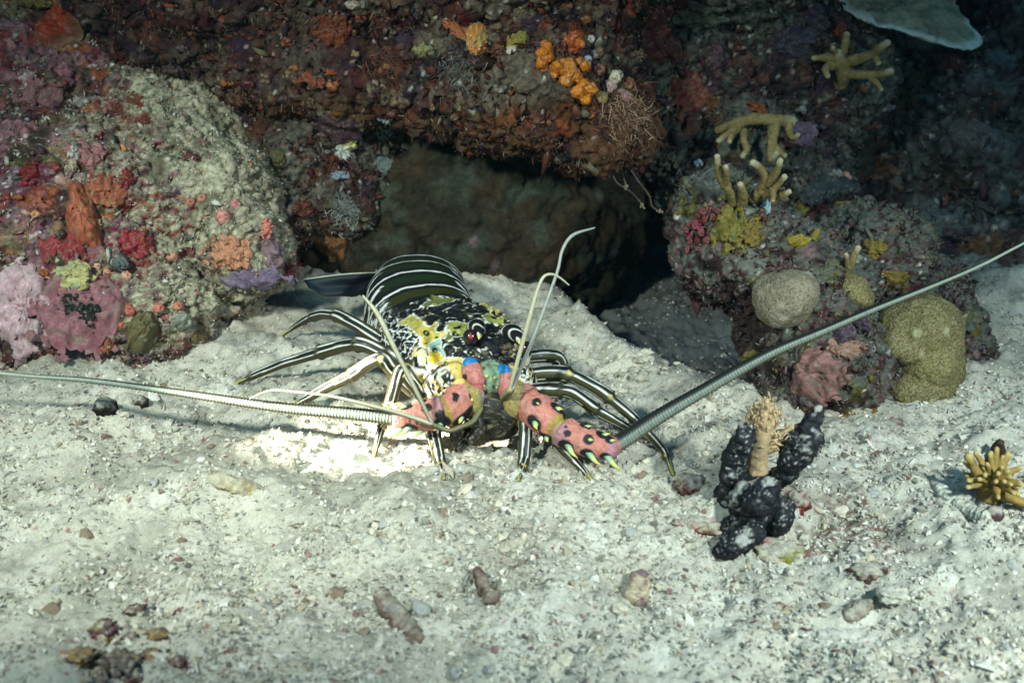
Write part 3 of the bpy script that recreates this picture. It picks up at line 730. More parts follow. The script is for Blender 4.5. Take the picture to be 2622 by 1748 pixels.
def horn(pts, r):
    V, F, u, th, C = tube(pts, lambda u: r * np.clip(1.05 - u ** 1.7, .03, 1), 60, 18)
    s = np.sin(u * 22 + 1.2 * np.sin(th * 2)); c = mix(np.tile(BLACK, (len(V), 1)), WHITE, sstep(.72, .86, s) * sstep(.03, .10, u))
    c = mix(c, np.array([.62, .55, .15]), sstep(.86, .95, u)); mk('horn', V, F, c, M_SHELL, ROOT)
horn(LP((1215, 850, .622), (1222, 838, .612), (1228, 850, .600), (1226, 868, .592)), .0062)
horn(LP((1300, 862, .628), (1312, 854, .616), (1326, 862, .604), (1331, 880, .594)), .0072)
SPN = [(0, BLACK), (.62, BLACK), (.72, np.array([.40, .40, .22])), (1, np.array([.40, .36, .08]))]
SPN2 = [(0, np.array([.10, .22, .15])), (.3, np.array([.30, .46, .28])), (.6, np.array([.60, .66, .20])), (1, np.array([.55, .40, .06]))]
i_sp = 0
for t, ph, ln in ((.020, 18, .006), (.020, -18, .006), (.030, 30, .006), (.030, -30, .006), (.034, 62, .007), (.034, -62, .007), (.046, 22, .005), (.046, -22, .005), (.022, 75, .007),
                  (.022, -75, .007), (.058, 10, .0045), (.058, -12, .0045), (.066, 26, .0045), (.066, -26, .0045), (.076, 16, .004), (.076, -16, .004), (.050, 45, .005), (.050, -45, .005),
                  (.012, 40, .007), (.012, -40, .007), (.040, 8, .005), (.040, -8, .005), (.016, 88, .007), (.028, 92, .006)):
    b = fpt(t, ph); out = (fpt(t, ph, .01) - b).normalized(); _, _, ps = spine(t)
    spike('spine', b, b + (out * .4 + Vector((math.sin(ps), -math.cos(ps), .05)) * .8) * ln, .0017, SPN, ROOT)
# --- antennae: stout spotted bases, then the long whips
def peduncle(name, pts, rad, spots, seed, parent=None, joints=(), tint=PINK, ref=(0, -.75, .65)):
    n, m = 120, 64
    V, F, u, th, C = tube(pts, rad, n, m, ref=ref)
    Q = np.stack([np.cos(th) * 2, np.sin(th) * 2, u * 6 + seed], 1)
    cc = np.vstack([np.repeat(C, m, 0), C[:1], C[-1:]])
    sc = 1 + .05 * fbm(Q, 3, seed)
    for j in joints: sc = sc * (1 - .16 * np.exp(-((u - j) / .018) ** 2) + .07 * np.exp(-((u - j - .05) / .03) ** 2))
    V = cc + (V - cc) * sc[:, None]
    c = np.tile(tint, (len(V), 1)) * (1 + .18 * fbm(Q * 1.2, 3, seed + 3))[:, None]
    c = mix(c, np.array([.47, .22, .20]), sstep(.05, .5, fbm(Q * .6, 2, seed + 5)) * .7)
    for j in joints: c = mix(c, np.array([.33, .22, .05]), sstep(.052, .034, np.abs(u - j + .018 * np.sin(th * 2 + seed))))
    f1, _, r = worley(Q * 2.6, seed); c = mix(c, np.array([.14, .06, .05]), ((r > .82) * sstep(.16, .10, f1)).astype(float) * .8)
    L_ = np.linalg.norm(np.diff(C, axis=0), axis=1).sum(); rr = np.linalg.norm(V - cc, axis=1) + 1e-6
    r_at = lambda us: float(np.interp(us, np.linspace(0, 1, len(rad)), rad))
    c = c * np.clip(1 + .25 * fbm(Q * 3.5, 3, seed + 11), .5, 1.4)[:, None]
    c = mix(c, np.array([.34, .17, .22]), sstep(.35, .75, np.abs(np.sin(th + 1.1)) * sstep(.12, .0, np.min([np.abs(u - j - .05) for j in joints] + [np.abs(u - 1.0)], axis=0)) + .2 * fbm(Q, 2, seed)) * .7)
    for us, deg, sr in [s[:3] for s in spots]:
        dth = (th - math.radians(deg) + math.pi) % (2 * math.pi) - math.pi
        d = np.hypot((u - us) * L_, dth * r_at(us)); c = mix(c, BLACK, sstep(sr * 1.06, sr * .90, d + .0006 * perlin(Q * .9, seed)))
    V = V + (V - cc) / rr[:, None] * (.0005 * fbm(V * 260, 3, seed) + .0004 * fbm(V * 700, 2, seed + 1))[:, None]
    ob = mk(name, V, F, c, M_PED, parent or ROOT)
    T = np.gradient(C, axis=0); T /= np.linalg.norm(T, axis=1)[:, None]
    for s in spots:
        if len(s) < 4: continue
        us, deg, sr, ln = s; i = int(us * (n - 1)); k = (int(round(deg / 360 * m)) % m)
        p = V[i * m + k]; out = p - C[i]; out /= np.linalg.norm(out)
        base = p - out * .001 + T[i] * sr * .3
        spike('spine', base, base + (out * .55 + T[i] * .85) * ln, sr * .42 if ln < .006 else .0021, SPN2, ob, bend=out * ln * .12)
    return ob
def whip(name, pts, r0, r1, seed, parent, per=.0019, ref=(0, -.55, .8), mid=-31, half=30):
    n, m = 1200, 18
    C0, L_ = resample(pts, 50)
    rf = lambda u: (r1 + (r0 - r1) * (1 - u) ** 1.7) * (1 + .05 * sstep(.2, .9, np.sin(u * L_ / per * 2 * math.pi)))
    V, F, u, th, C = tube(pts, rf, n, m, ref=ref)
    d = np.degrees((th + math.pi) % (2 * math.pi) - math.pi); ph = np.sin(u * L_ / per * 2 * math.pi); big = np.sin(u * L_ / (per * 4.5) * 2 * math.pi)
    c = np.tile(np.array([.014, .017, .014]), (len(V), 1))
    pale = mix(np.tile(np.array([.19, .23, .19]), (len(V), 1)), np.array([.09, .10, .09]), sstep(.0, .8, ph) * sstep(.6, .25, u) * .62)
    pale = mix(pale, np.array([.40, .44, .34]), sstep(.45, .9, u)); pale = mix(pale, np.array([.12, .12, .06]), sstep(.90, .98, big) * sstep(14, 8, np.abs(d - mid)) * sstep(.6, .4, u))
    c = mix(c, pale, sstep(half + 8, half - 4, np.abs(d - mid) - 40 * sstep(.45, .9, u))); c = mix(c, np.array([.16, .14, .06]), sstep(18, 10, np.abs(np.abs(d) - 95)) * .7)
    c = mix(c, PINK * .8, sstep(.016, .008, u) * .8)
    ob = mk(name, V, F, c, M_SHELL, parent)
    # the two rows of fine bristles along its edges
    bag = Bag(); T = np.gradient(C, axis=0); T /= np.linalg.norm(T, axis=1)[:, None]; R = np.random.default_rng(seed)
    for row, kk in ((0, 4), (1, 13), (2, 6), (3, 11)):
        for i in range(6, int(n * .62), 8):
            p = V[i * m + kk]; out = p - C[i]; out /= np.linalg.norm(out); r = rf(i / n)
            ln = (.0014 + .45 * r) * R.uniform(.7, 1.3); q = p - out * .0003; tip = q + (out * .8 + T[i] * .8) * ln; sd = np.cross(out, T[i]) * ln * .10; tt = T[i] * ln * .16
            bag.add(np.array([q + sd, q - sd, q + tt, tip]), np.array([[0, 3, 1], [1, 3, 2], [2, 3, 0], [0, 1, 2]]), np.array([.10, .085, .04]))
    v, f, cl = bag.out(); mk('bristle_fringe', v, f, cl, M_SHELL, ob, kind='stuff'); return ob
# image-left antenna
pl = LP((1192, 1000, .592), (1178, 1018, .585), (1158, 1045, .577), (1105, 1060, .572), (1060, 1068, .570), (1012, 1073, .569))
antL = peduncle('antenna', pl, [.0084, .0098, .0104, .0100, .0096, .0090, .0078, .0064],
                [(.16, -48, .0036, .004), (.30, 10, .0026), (.33, -70, .0048, .005), (.40, 75, .0036, .005), (.52, -60, .0052, .006), (.53, -20, .0028), (.64, 12, .0030, .003),
                 (.66, 62, .0030), (.80, 42, .0013), (.84, -66, .0042, .009), (.86, 55, .0040, .006), (.93, -80, .0034, .009), (.72, -96, .003, .006), (.95, 78, .0032, .008), (.12, 60, .003, .004)],
                3, joints=(.46,))
whip('flagellum', LP((1022, 1073, .569), (960, 1065, .570), (860, 1055, .571), (713, 1042, .573), (446, 1003, .577), (223, 973, .580), (0, 955, .582), (-420, 900, .585)), .0042, .0006, 4, antL)
# image-right antenna
pr = LP((1335, 1012, .592), (1350, 1028, .586), (1375, 1050, .578), (1408, 1078, .570), (1445, 1106, .565), (1500, 1130, .561), (1572, 1150, .557))
antR = peduncle('antenna', pr, [.0086, .0100, .0110, .0106, .0090, .0089, .0089, .0082, .0070],
                [(.20, -60, .003), (.28, -5, .0030, .003), (.36, 50, .0046, .006), (.40, -52, .0042, .004), (.47, 85, .0042, .003), (.50, -66, .0038, .005), (.56, -8, .0014), (.60, 10, .0022),
                 (.63, 62, .0046, .010), (.70, -62, .0034, .004), (.73, -60, .0028), (.78, 2, .0032, .003), (.80, 62, .0042, .011), (.88, -48, .0040, .004), (.95, 60, .0036, .012), (.95, -30, .0030, .003), (.90, -80, .0016)],
                8, joints=(.50,))
whip('flagellum', LP((1562, 1145, .5575), (1605, 1120, .563), (1690, 1064, .570), (1784, 1009, .577), (1962, 909, .588), (2118, 842, .597), (2230, 794, .604), (2375, 736, .614), (2508, 680, .626), (2622, 622, .640), (2900, 480, .68)),
     .0050, .0005, 5, antR, mid=48, half=30)
# basal articles: teal-and-yellow collars and pink inner blocks beside the brow plate
def article(pts, rad, colf, name='antenna_base', n=50, m=36, flat=1.0):
    V, F, u, th, C = tube(pts, rad, n, m, ref=(0, -.75, .65), flat=flat); Q = np.stack([np.cos(th) * 2, np.sin(th) * 2, u * 5], 1)
    V = V + .0004 * np.stack([fbm(V * 330, 3, k) for k in (1, 2, 3)], 1); cl = colf(u, th, Q) * np.clip(1 + .45 * fbm(V * 420, 3, 9), .35, 1.5)[:, None]
    return mk(name, V, F, cl, M_PED, ROOT)
def collar(u, th, Q):
    c = np.tile(np.array([.25, .20, .06]), (len(u), 1)); c = mix(c, np.array([.02, .085, .075]), sstep(.35, .55, u + .15 * fbm(Q, 2, 3)) * sstep(-.2, .3, np.sin(th - 2.6)))
    c = mix(c, np.array([.42, .26, .34]), sstep(.9, .95, np.sin(th - 3.6)) * .7); return c * (1 + .2 * fbm(Q * 2, 2, 8))[:, None]
article(LP((1200, 975, .590), (1212, 1000, .585), (1218, 1035, .582), (1210, 1068, .583)), [.0045, .0062, .0060, .004], collar)
article(LP((1322, 985, .590), (1318, 1005, .585), (1316, 1040, .582), (1324, 1068, .584)), [.0048, .0072, .0070, .004], collar)
def head_side(u, th, Q):
    c = np.tile(BLACK, (len(u), 1)); c = mix(c, np.array([.62, .50, .17]), worm(Q * .75 + 2.2, 17, .15)); c = mix(c, WHITE, worm(Q * 1.1 + 5.1, 23, .07))
    return mix(c, np.array([.60, .44, .12]), sstep(.86, .93, u))
article(LP((1105, 1010, .607), (1128, 985, .598), (1152, 962, .593), (1180, 945, .592)), [.0080, .0100, .0092, .0060], head_side, 'antenna_base')
article(LP((1120, 1035, .604), (1140, 1010, .595), (1165, 990, .590), (1186, 975, .588)), [.0055, .0080, .0075, .0050], head_side, 'antenna_base')
article(LP((1345, 985, .612), (1338, 972, .604), (1322, 962, .598), (1304, 958, .595)), [.0080, .0090, .0080, .0050], head_side, 'antenna_base')
def pinkblock(u, th, Q):
    c = np.tile(np.array([.46, .17, .14]), (len(u), 1)); c = mix(c, np.array([.46, .11, .13]), sstep(.4, .8, u)); c = mix(c, np.array([.20, .26, .13]), sstep(.22, .12, u))
    c = mix(c, BLACK, sstep(.10, .07, np.hypot(u - .35, ((th - 1.2 + math.pi) % 6.283 - math.pi) * .22)))
    return mix(c, BLACK, sstep(.86, .92, u)) * (1 + .2 * fbm(Q * 2, 2, 5))[:, None]
article(LP((1195, 935, .594), (1208, 950, .590), (1222, 975, .586), (1228, 1010, .585)), [.0050, .0068, .0058, .0045, .0030], pinkblock)
article(LP((1290, 950, .594), (1293, 970, .590), (1292, 995, .586), (1284, 1022, .586)), [.0045, .0058, .0052, .0042, .0030], pinkblock)
for px, py, r in ((1206, 931, .0048), (1290, 946, .0042)):
    p = U(px, py, y=.5905); V, F = blob(p, (r * 1.0, r * .85, r * .62), 4, .10, 1.5, 5, axis=(.25, -.6, .8)); z = (V[:, 2] - p.z) / r
    c = mix(np.tile(BLUE, (len(V), 1)), np.array([.60, .45, .06]), sstep(-.15, -.45, z)); mk('blue_pad', V, F, c * np.clip(1 + .3 * fbm(V * 500, 2, 4), .5, 1.5)[:, None], M_SHELL, ROOT)
def plate(u, th, Q):
    c = np.tile(np.array([.19, .25, .15]), (len(u), 1)) * np.clip(1 + .6 * fbm(Q * 1.5, 3, 4), .3, 1.6)[:, None]; f1, _, r = worley(Q * 1.0, 7)
    c = mix(c, np.array([.12, .30, .20]), sstep(0, .5, fbm(Q * .8, 2, 9)) * .6); return mix(c, BLACK, ((r > .35) * sstep(.34, .28, f1)).astype(float))
article(LP((1250, 938, .597), (1254, 960, .591), (1257, 985, .588), (1258, 1006, .590)), [.0085, .0092, .0085, .0055], plate, 'brow_plate', flat=.7)
for px, py in ((1240, 985), (1272, 990), (1246, 962), (1268, 966)):
    p = U(px, py, y=.5855); spike('spine', p, p + Vector((0, -.004, .001)), .0014, [(0, np.array([.3, .5, .3])), (.5, np.array([.5, .66, .25])), (1, np.array([.75, .72, .2]))], ROOT)
# dark bearded front between the horns, and the mouthparts below
R = np.random.default_rng(5); bag = Bag()
for k in range(150):
    px, py = R.uniform(1215, 1330), R.uniform(885, 945); p = U(px, py, y=.600 + (py < 900) * .006); V, F = blob(p, np.array([.0022, .0022, .0018]) * R.uniform(.5, 1.3), 2, .4, 2, k)
    bag.add(V, F, [BLACK, BLACK, np.array([.10, .085, .04]), np.array([.26, .22, .12]), np.array([.05, .03, .025])][R.integers(5)])
v, f, cl = bag.out(); mk('brow_growth', v, f, cl, M_SHELL, ROOT, kind='stuff')
def mouth_col(u, th, Q):
    c = np.tile(np.array([.014, .013, .010]), (len(u), 1)); c = mix(c, np.array([.20, .17, .08]), worm(Q * 1.6 + u[:, None] * 3, 5, .07) * .7); return mix(c, np.array([.06, .045, .03]), sstep(.1, .5, fbm(Q, 2, 3)) * .8)
for pts, rad in ((((1262, 1010, .592), (1262, 1040, .584), (1256, 1075, .580)), [.0080, .0095, .0070]), (((1235, 1030, .588), (1222, 1070, .578), (1225, 1100, .574), (1205, 1130, .570)), [.005, .0050, .0045, .003]),
                 (((1290, 1030, .590), (1300, 1060, .582), (1290, 1095, .580)), [.006, .007, .004]), (((1250, 1075, .580), (1280, 1095, .586), (1310, 1090, .594)), [.006, .008, .006]),
                 (((1205, 1085, .585), (1180, 1110, .580), (1163, 1135, .576)), [.004, .0032, .0018]), (((1170, 1075, .580), (1163, 1110, .577), (1166, 1150, .575)), [.004, .003, .0016]),
                 (((1222, 1092, .583), (1200, 1125, .577), (1172, 1152, .573)), [.0034, .0030, .0015])):
    article(LP(*pts), rad, mouth_col, 'mouthpart', 40, 20)
# --- antennules: thin forked feelers
def feeler(name, pts, rad, col, parent, n=110, m=10):
    V, F, u, th, C = tube(pts, rad, n, m); d = np.degrees((th + math.pi) % (2 * math.pi) - math.pi)
    c = np.tile(np.asarray(col, float), (len(V), 1)); c = mix(c, np.array([.03, .03, .02]), sstep(70, 95, np.abs(d - 20)) * .8); return mk(name, V, F, c, M_SHELL, parent)
PALE = np.array([.42, .40, .27])
a1 = feeler('antennule', LP((1262, 1030, .588), (1238, 1040, .580), (1212, 1078, .570), (1182, 1092, .564), (1151, 1102, .560), (1122, 1092, .559), (1098, 1083, .558)), [.0016, .0016, .0017, .0016, .0015, .0013], np.array([.17, .155, .075]), ROOT)
feeler('feeler', LP((1104, 1085, .558), (1030, 1060, .556), (957, 1040, .556), (850, 1015, .558), (753, 1003, .562), (690, 1000, .566), (640, 1020, .570)), [0.00163, 0.00133, 0.00104, 0.00074, 0.00052, 0.00037], PALE * 1.1, a1)
fe = feeler('feeler', LP((1106, 1084, .558), (1082, 1035, .556), (1059, 988, .556), (1008, 887, .560), (967, 805, .566), (929, 757, .572)), [0.00118, 0.00126, 0.00133, 0.00141, 0.00155, 0.00163, 0.00067], PALE * 1.05, a1)
bag = Bag(); C, _ = resample(LP((1059, 988, .556), (1008, 887, .560), (967, 805, .566), (929, 757, .572)), 90)
for i in range(34, 86):
    for k in range(3):
        b = C[i] + R.normal(size=3) * .0004; tip = b + np.array([-.0045, .0, -.0042]) * R.uniform(.6, 1.1) * math.sin((i - 30) / 60 * math.pi); w = np.array([.0003, 0, .0003])
        bag.add(np.array([b - w, b + w, tip]), np.array([[0, 1, 2]]), np.array([.52, .30, .10]) * R.uniform(.7, 1.2))
v, f, cl = bag.out(); mk('feeler_brush', v, f, cl, M_SHELL, fe, kind='stuff')
a2 = feeler('antennule', LP((1285, 1030, .588), (1292, 1015, .580), (1300, 1005, .574), (1308, 998, .570)), [.0026, .0028, .0026, .0022], np.array([.30, .27, .13]), ROOT)
feeler('feeler', LP((1304, 1000, .571), (1318, 950, .569), (1340, 870, .568), (1358, 805, .568), (1375, 745, .570), (1391, 710, .572), (1410, 702, .574), (1432, 710, .576), (1457, 730, .578)), [0.00104, 0.00126, 0.00133, 0.00133, 0.00118, 0.00081, 0.00044], PALE * 1.1, a2)
feeler('feeler', LP((1312, 996, .571), (1332, 945, .573), (1360, 880, .576), (1395, 785, .582), (1427, 695, .590), (1440, 640, .596), (1467, 602, .602), (1523, 583, .61)), [0.00118, 0.00118, 0.00111, 0.00104, 0.00096, 0.00089, 0.00104, 0.00044], np.array([.30, .32, .28]), a2)
# ------------------------------------------------------------------ corals, sponges and other growth on the reef
R = np.random.default_rng(99)
TO_RANK = []                                   # (object, phrase, place): labelled by order from the left at the end
def scr_x(o):
    p = o.location if o.type == 'EMPTY' or o.data.users > 1 or True else o.location
    return p.x / (p.y * cP - (p.z - CAM_H) * sP)
ONES = 'first second third fourth fifth sixth seventh eighth ninth tenth eleventh twelfth thirteenth fourteenth fifteenth sixteenth seventeenth eighteenth nineteenth'.split()
def ordinal(i):
    if i < 19: return ONES[i]
    t, u = divmod(i + 1, 10); tens = {2: 'twenty', 3: 'thirty', 4: 'forty'}[t]
    return {2: 'twentieth', 3: 'thirtieth', 4: 'fortieth'}[t] if u == 0 else tens + ' ' + ONES[u - 1]
def rank_labels():
    sets = {}
    for o, ph, pl in TO_RANK: sets.setdefault((ph, pl), []).append(o)
    for (ph, pl), os_ in sets.items():
        os_.sort(key=scr_x)
        for i, o in enumerate(os_): o['label'] = ('only %s %s' % (ph, pl)) if len(os_) == 1 else '%s %s from the left %s' % (ordinal(i), ph, pl)
CAMP = Vector((0, 0, CAM_H))
def frame(h, face=.6):
    p, n = h[0], h[1].normalized(); v = (CAMP - p).normalized()
    if n.dot(v) < 0: n = -n
    n = (n + v * face).normalized(); e1 = Vector((1, 0, 0)); e1 = (e1 - n * n.dot(e1)).normalized(); e2 = n.cross(e1)
    if e2.z < 0: e2 = -e2
    return np.array(p), np.array(n), np.array(e1), np.array(e2)
def cast(p, d):
    best = None
    for ob, bv, _, _ in ROCKS:
        h = bv.ray_cast(Vector(p), Vector(d), .05)
        if h[0] is not None and (best is None or h[3] < best[3]): best = h
    return best
def crust(name, px, py, rx, ry, col, thick, label, cat, rot=0, seed=None, lob=.25, lumps=.35, edge=None, center=None, freq=1.0, mat=None, group=None, fine=.12, nr=18, ns=56, outline=None, speck=None):
    """a colony that follows the rock under it and thickens to its middle"""
    h = hit(px, py)
    if h is None: return None
    seed = seed if seed is not None else int(px * 7 + py * 13) % 997
    col = np.asarray(col, float); col = (col * .93 + col.mean() * .07) * .78
    nr, ns = (22, 66) if max(rx, ry) > 34 else (13, 44)
    p, n, e1, e2 = frame(h); s = mpp(h[0].y); a = math.radians(rot)
    th = np.linspace(0, 2 * math.pi, ns, endpoint=False); rr = np.linspace(0, 1.35, nr + 1)[1:]
    ol = np.ones(ns)
    if outline is not None: ol = ol * np.interp(th, np.linspace(0, 2 * math.pi, len(outline) + 1), list(outline) + [outline[0]])
    TH, RR = np.meshgrid(th, rr, indexing='xy'); x = np.r_[0, (RR * np.cos(TH) * ol).ravel()] * rx * s; y = np.r_[0, (RR * np.sin(TH) * ol).ravel()] * ry * s
    r_ = np.r_[0, RR.ravel()]; x, y = x * math.cos(a) - y * math.sin(a), x * math.sin(a) + y * math.cos(a)
    Q = np.stack([x, y, x * 0 + seed * .37], 1) / np.array([s * math.sqrt(rx * ry), s * math.sqrt(rx * ry), 1]) * np.array([2.2 * freq, 2.2 * freq, 1])
    r_ = r_ + lob * 1.5 * fbm(Q * .8, 2, seed) + .10 * fbm(Q * 4.5, 3, seed + 1); r_[0] = min(r_[0], .5)
    base = p + np.outer(x, e1) + np.outer(y, e2); D = np.full(len(base), np.nan); up = max(.012, thick * 1.5)
    for i in np.nonzero(r_ < 1.15)[0]:
        hh = cast(base[i] + n * up, -n)
        if hh is not None: D[i] = up - hh[3]
    med = np.nanmedian(D) if np.isfinite(D).any() else 0.0
    D = np.where(np.isfinite(D), D, med - .006); D = np.clip(D, med - .010, med + .010)
    G = D[1:].reshape(nr, ns)
    for _ in range(8): G = (G + np.roll(G, 1, 1) + np.roll(G, -1, 1) + np.vstack([G[:1], G[:-1]]) + np.vstack([G[1:], G[-1:]])) / 5
    G = G.mean() + (G - G.mean()) * .85; D = np.r_[G[0].mean(), G.ravel()]
    rc = np.clip(r_, 0, 1)
    prof = np.clip(1 - rc ** 4, 0, 1) * (.45 + .55 * np.sqrt(np.clip(1 - rc ** 2, 0, 1))) * (1 + lumps * 1.3 * fbm(Q, 3, seed + 2)) + fine * 1.6 * fbm(Q * 5, 3, seed + 4) * (1 - rc ** 6)
    p1, _, pr = worley(Q * 2.6, seed + 3); pit = (pr > .78) * sstep(.30, .12, p1) * (rc < .9); prof = prof - .5 * pit
    V = base + np.outer(D + thick * prof + .0008 - .0022 * sstep(.88, 1.0, r_), n)
    k = np.arange(ns); k2 = (k + 1) % ns
    tri = np.stack([np.zeros(ns, int), 1 + k, 1 + k2], 1)
    q = np.vstack([np.stack([1 + i * ns + k, 1 + (i + 1) * ns + k, 1 + (i + 1) * ns + k2, 1 + i * ns + k2], 1) for i in range(nr - 1)])
    tri = tri[(r_[tri] < 1.05).all(1)]; q = q[(r_[q] < 1.05).all(1)]
    used = np.zeros(len(V), bool); used[tri] = True; used[q] = True
    if used.sum() < 12: return None
    c = np.tile(col, (len(V), 1)) * np.clip(1 + .40 * fbm(Q * 1.5, 3, seed + 6) + .40 * fbm(Q * 8, 3, seed + 7), .25, 1.8)[:, None]
    c = mix(c, np.roll(col, 1) * .5 + col * .35, sstep(.15, .5, fbm(Q * 1.2, 2, seed + 11)) * .45)
    if center is not None: c = mix(c, np.asarray(center[0]), sstep(center[1] + .15, center[1] - .15, rc + .25 * fbm(Q, 2, seed + 9)))
    if edge is not None: c = mix(c, np.asarray(edge), sstep(.80, .95, rc) * .8)
    if speck is not None:
        f1, _, wr = worley(Q * speck[1], seed); c = mix(c, np.asarray(speck[0]), ((wr > .45) * sstep(.36, .24, f1)).astype(float))
    c = mix(c, np.array([.26, .25, .19]), sstep(.18, .46, fbm(Q * 3.5, 3, seed + 8)) * .35)          # settled silt
    c = mix(c, col * .15, pit * .85)
    re = np.cumsum(used) - 1
    return mk(name, V[used], [re[tri], re[q]], c[used], mat or M_SOFT, label=label, cat=cat, group=group, kind='thing')
def knob(name, px, py, r, col, label, cat, group=None, hole=True, stretch=1.2, mat=None, tip=None):
    """a small rounded colony or sea squirt with a dark opening"""
    h = hit(px, py)
    if h is None: return None
    p, n, e1, e2 = frame(h, 1.2); s = mpp(h[0].y) * r; seed = int(px + py * 3)
    V, F = blob((0, 0, 0), (1, 1, stretch), 3 if r > 12 else 2, .42, 1.5, seed % 50); col = np.asarray(col, float); col = (col * .8 + col.mean() * .2) * .85
    zz = V[:, 2] / stretch; hol = sstep(.28, .10, np.hypot(V[:, 0], V[:, 1])) * (zz > .3) if hole else np.zeros(len(V))
    V = V * (1 - .35 * hol)[:, None]
    c = np.tile(np.asarray(col, float), (len(V), 1)) * np.clip(1 + .6 * fbm(V * 2.4, 3, seed), .3, 1.7)[:, None]; c = mix(c, np.array([.24, .23, .18]), sstep(.1, .4, fbm(V * 3, 3, seed + 5)) * .6)
    if tip is not None: c = mix(c, np.asarray(tip), sstep(.2, .7, zz))
    c = mix(c, np.asarray(col) * .12, hol)
    V = p + s * (np.outer(V[:, 0], e1) + np.outer(V[:, 1], e2) + np.outer(V[:, 2] + stretch * .25, n))
    return mk(name, V, F, c, mat or M_SOFT, label=label, cat=cat, group=group, kind='thing')

# ---- stony corals on the outcrop
def coral_col(base, dark, pale, s, f=620):
    def fn(P, N):
        Q = P + .0012 * np.stack([perlin(P * 220, s), perlin(P * 220, s + 1), perlin(P * 220, s + 2)], 1)
        f1, f2, r = worley(Q * f, s); c = np.tile(base, (len(P), 1)) * np.clip(1 + .5 * fbm(P * 36, 3, s), .4, 1.6)[:, None]
        c = mix(c, dark, sstep(.55, .25, f1) * .75); c = mix(c, pale, sstep(.14, .04, f2 - f1) * .55)
        g1, _, gr = worley(P * 75, s + 5); return mix(c, pale * 1.1, ((gr > .80) * sstep(.30, .14, g1)).astype(float) * .75)
    return fn
def coral_disp(s, f=620):
    return [lambda P, N:   .0036 * fbm(P * 42, 3, s), lambda P, N: -.0005 * sstep(.6, .2, worley((P + .0012 * np.stack([perlin(P * 220, s), perlin(P * 220, s + 1), perlin(P * 220, s + 2)], 1)) * f, s)[0])]
TAN, TAND, TANP = L(108, 97, 60), L(62, 56, 34), L(156, 152, 116)
rock('brain_coral', [(2010, 762, .655, .0200, .020, .0185), (1998, 790, .652, .016, .016, .013), (2030, 735, .662, .016, .016, .0115)], .0008, coral_disp(211), coral_col(L(116, 106, 86), L(74, 68, 54), L(154, 148, 130), 211),
     'tan dome coral left of the lobster whip on the outcrop', 'coral', mat=M_CORAL)
rock('brain_coral', [(2180, 735, .685, .0115, .012, .0085), (2200, 760, .680, .0105, .011, .0085), (2130, 722, .695, .010, .010, .006)], .0009, coral_disp(217), coral_col(TAN * 1.05, TAND, TANP, 217),
     'small tan lobed coral between the dome coral and the whip', 'coral', mat=M_CORAL)
rock('brain_coral', [(2352, 838, .672, .0262, .026, .0215), (2390, 870, .675, .0190, .024, .026), (2310, 880, .664, .0170, .02, .0130), (2400, 945, .670, .0165, .022, .021),
                     (2340, 988, .660, .0240, .023, .0125), (2375, 980, .665, .020, .022, .016), (2378, 925, .664, .0200, .022, .022)], .0008, coral_disp(223), coral_col(TAN * .95, TAND * .9, TANP, 223),
     'large round tan coral with a deep notch on its left side', 'coral', mat=M_CORAL)

# ---- branching corals
def branch_coral(name, branches, col, label, rough=.20, parent_loc=None, cat='coral', tipc=None, part='branch', anchor=None, lift=.004):
    if anchor is not None:                      # seat the colony on the rock behind its foot
        h = hit(*anchor[:2]); k = ((h[0].y - lift) / anchor[2]) if h is not None else 1.0; f_ = lambda q: CAMP + (Vector(q) - CAMP) * k
        branches = [([f_(q) for q in pts], [r * k * .86 for r in rad]) for pts, rad in branches]
    root = empty(name, parent_loc or branches[0][0][0], label, cat)
    for k, (pts, rad) in enumerate(branches):
        n, m = (54, 26) if len(branches) < 20 else (26, 12); V, F, u, th, C = tube(pts, rad, n, m); cc = np.vstack([np.repeat(C, m, 0), C[:1], C[-1:]])
        d = 1 + rough * fbm(V * 320, 3, k) + rough * .8 * fbm(V * 90, 2, k + 3); f1, _, r = worley(V * 620, k); d = d + .16 * sstep(.5, .15, f1) * (r > .3); V = cc + (V - cc) * d[:, None]
        c = np.tile(np.asarray(col, float), (len(V), 1)) * np.clip(1 + .45 * fbm(V * 160, 3, k + 7), .4, 1.6)[:, None]; c = mix(c, np.asarray(col) * 1.5, ((r > .4) * sstep(.4, .2, f1)).astype(float) * .5)
        if tipc is not None: c = mix(c, np.asarray(tipc), sstep(.80, 1.0, u) * .8)
        mk('trunk' if k == 0 else part, V, F, c, M_CORAL, root)
    return root
ANT = L(124, 110, 70); ANTT = L(166, 160, 128)
r0 = .0040
branch_coral('finger_coral', [
    (LP((1835, 335, .93), (1880, 318, .92), (1930, 305, .915), (1985, 308, .91), (2030, 312, .915)), [.0035, .0052, .0056, .0058, .0050]),
    (LP((1900, 315, .92), (1880, 335, .91), (1855, 350, .905), (1838, 362, .90)), [.0042, .0040, .0034, .0026]),
    (LP((1875, 325, .915), (1872, 345, .905), (1868, 365, .90)), [.0032, .0030, .0022]),
    (LP((1905, 335, .915), (1905, 360, .905), (1912, 385, .90), (1900, 402, .895)), [.0036, .0032, .0032, .0026]),
    (LP((1985, 315, .91), (1980, 345, .90), (1978, 375, .895), (1975, 405, .892), (1990, 390, .888)), [.0056, .0052, .0048, .0044, .0030]),
    (LP((2020, 315, .912), (2022, 340, .905), (2030, 352, .90), (2046, 345, .90)), [.0040, .0036, .0030, .0022]),
    (LP((1985, 378, .895), (2000, 392, .89), (2012, 400, .888)), [.0040, .0034, .0024])], ANT, 'tan antler shaped coral with drooping fingers right of the cave', tipc=ANTT, anchor=(1930, 305, .92), lift=.012)
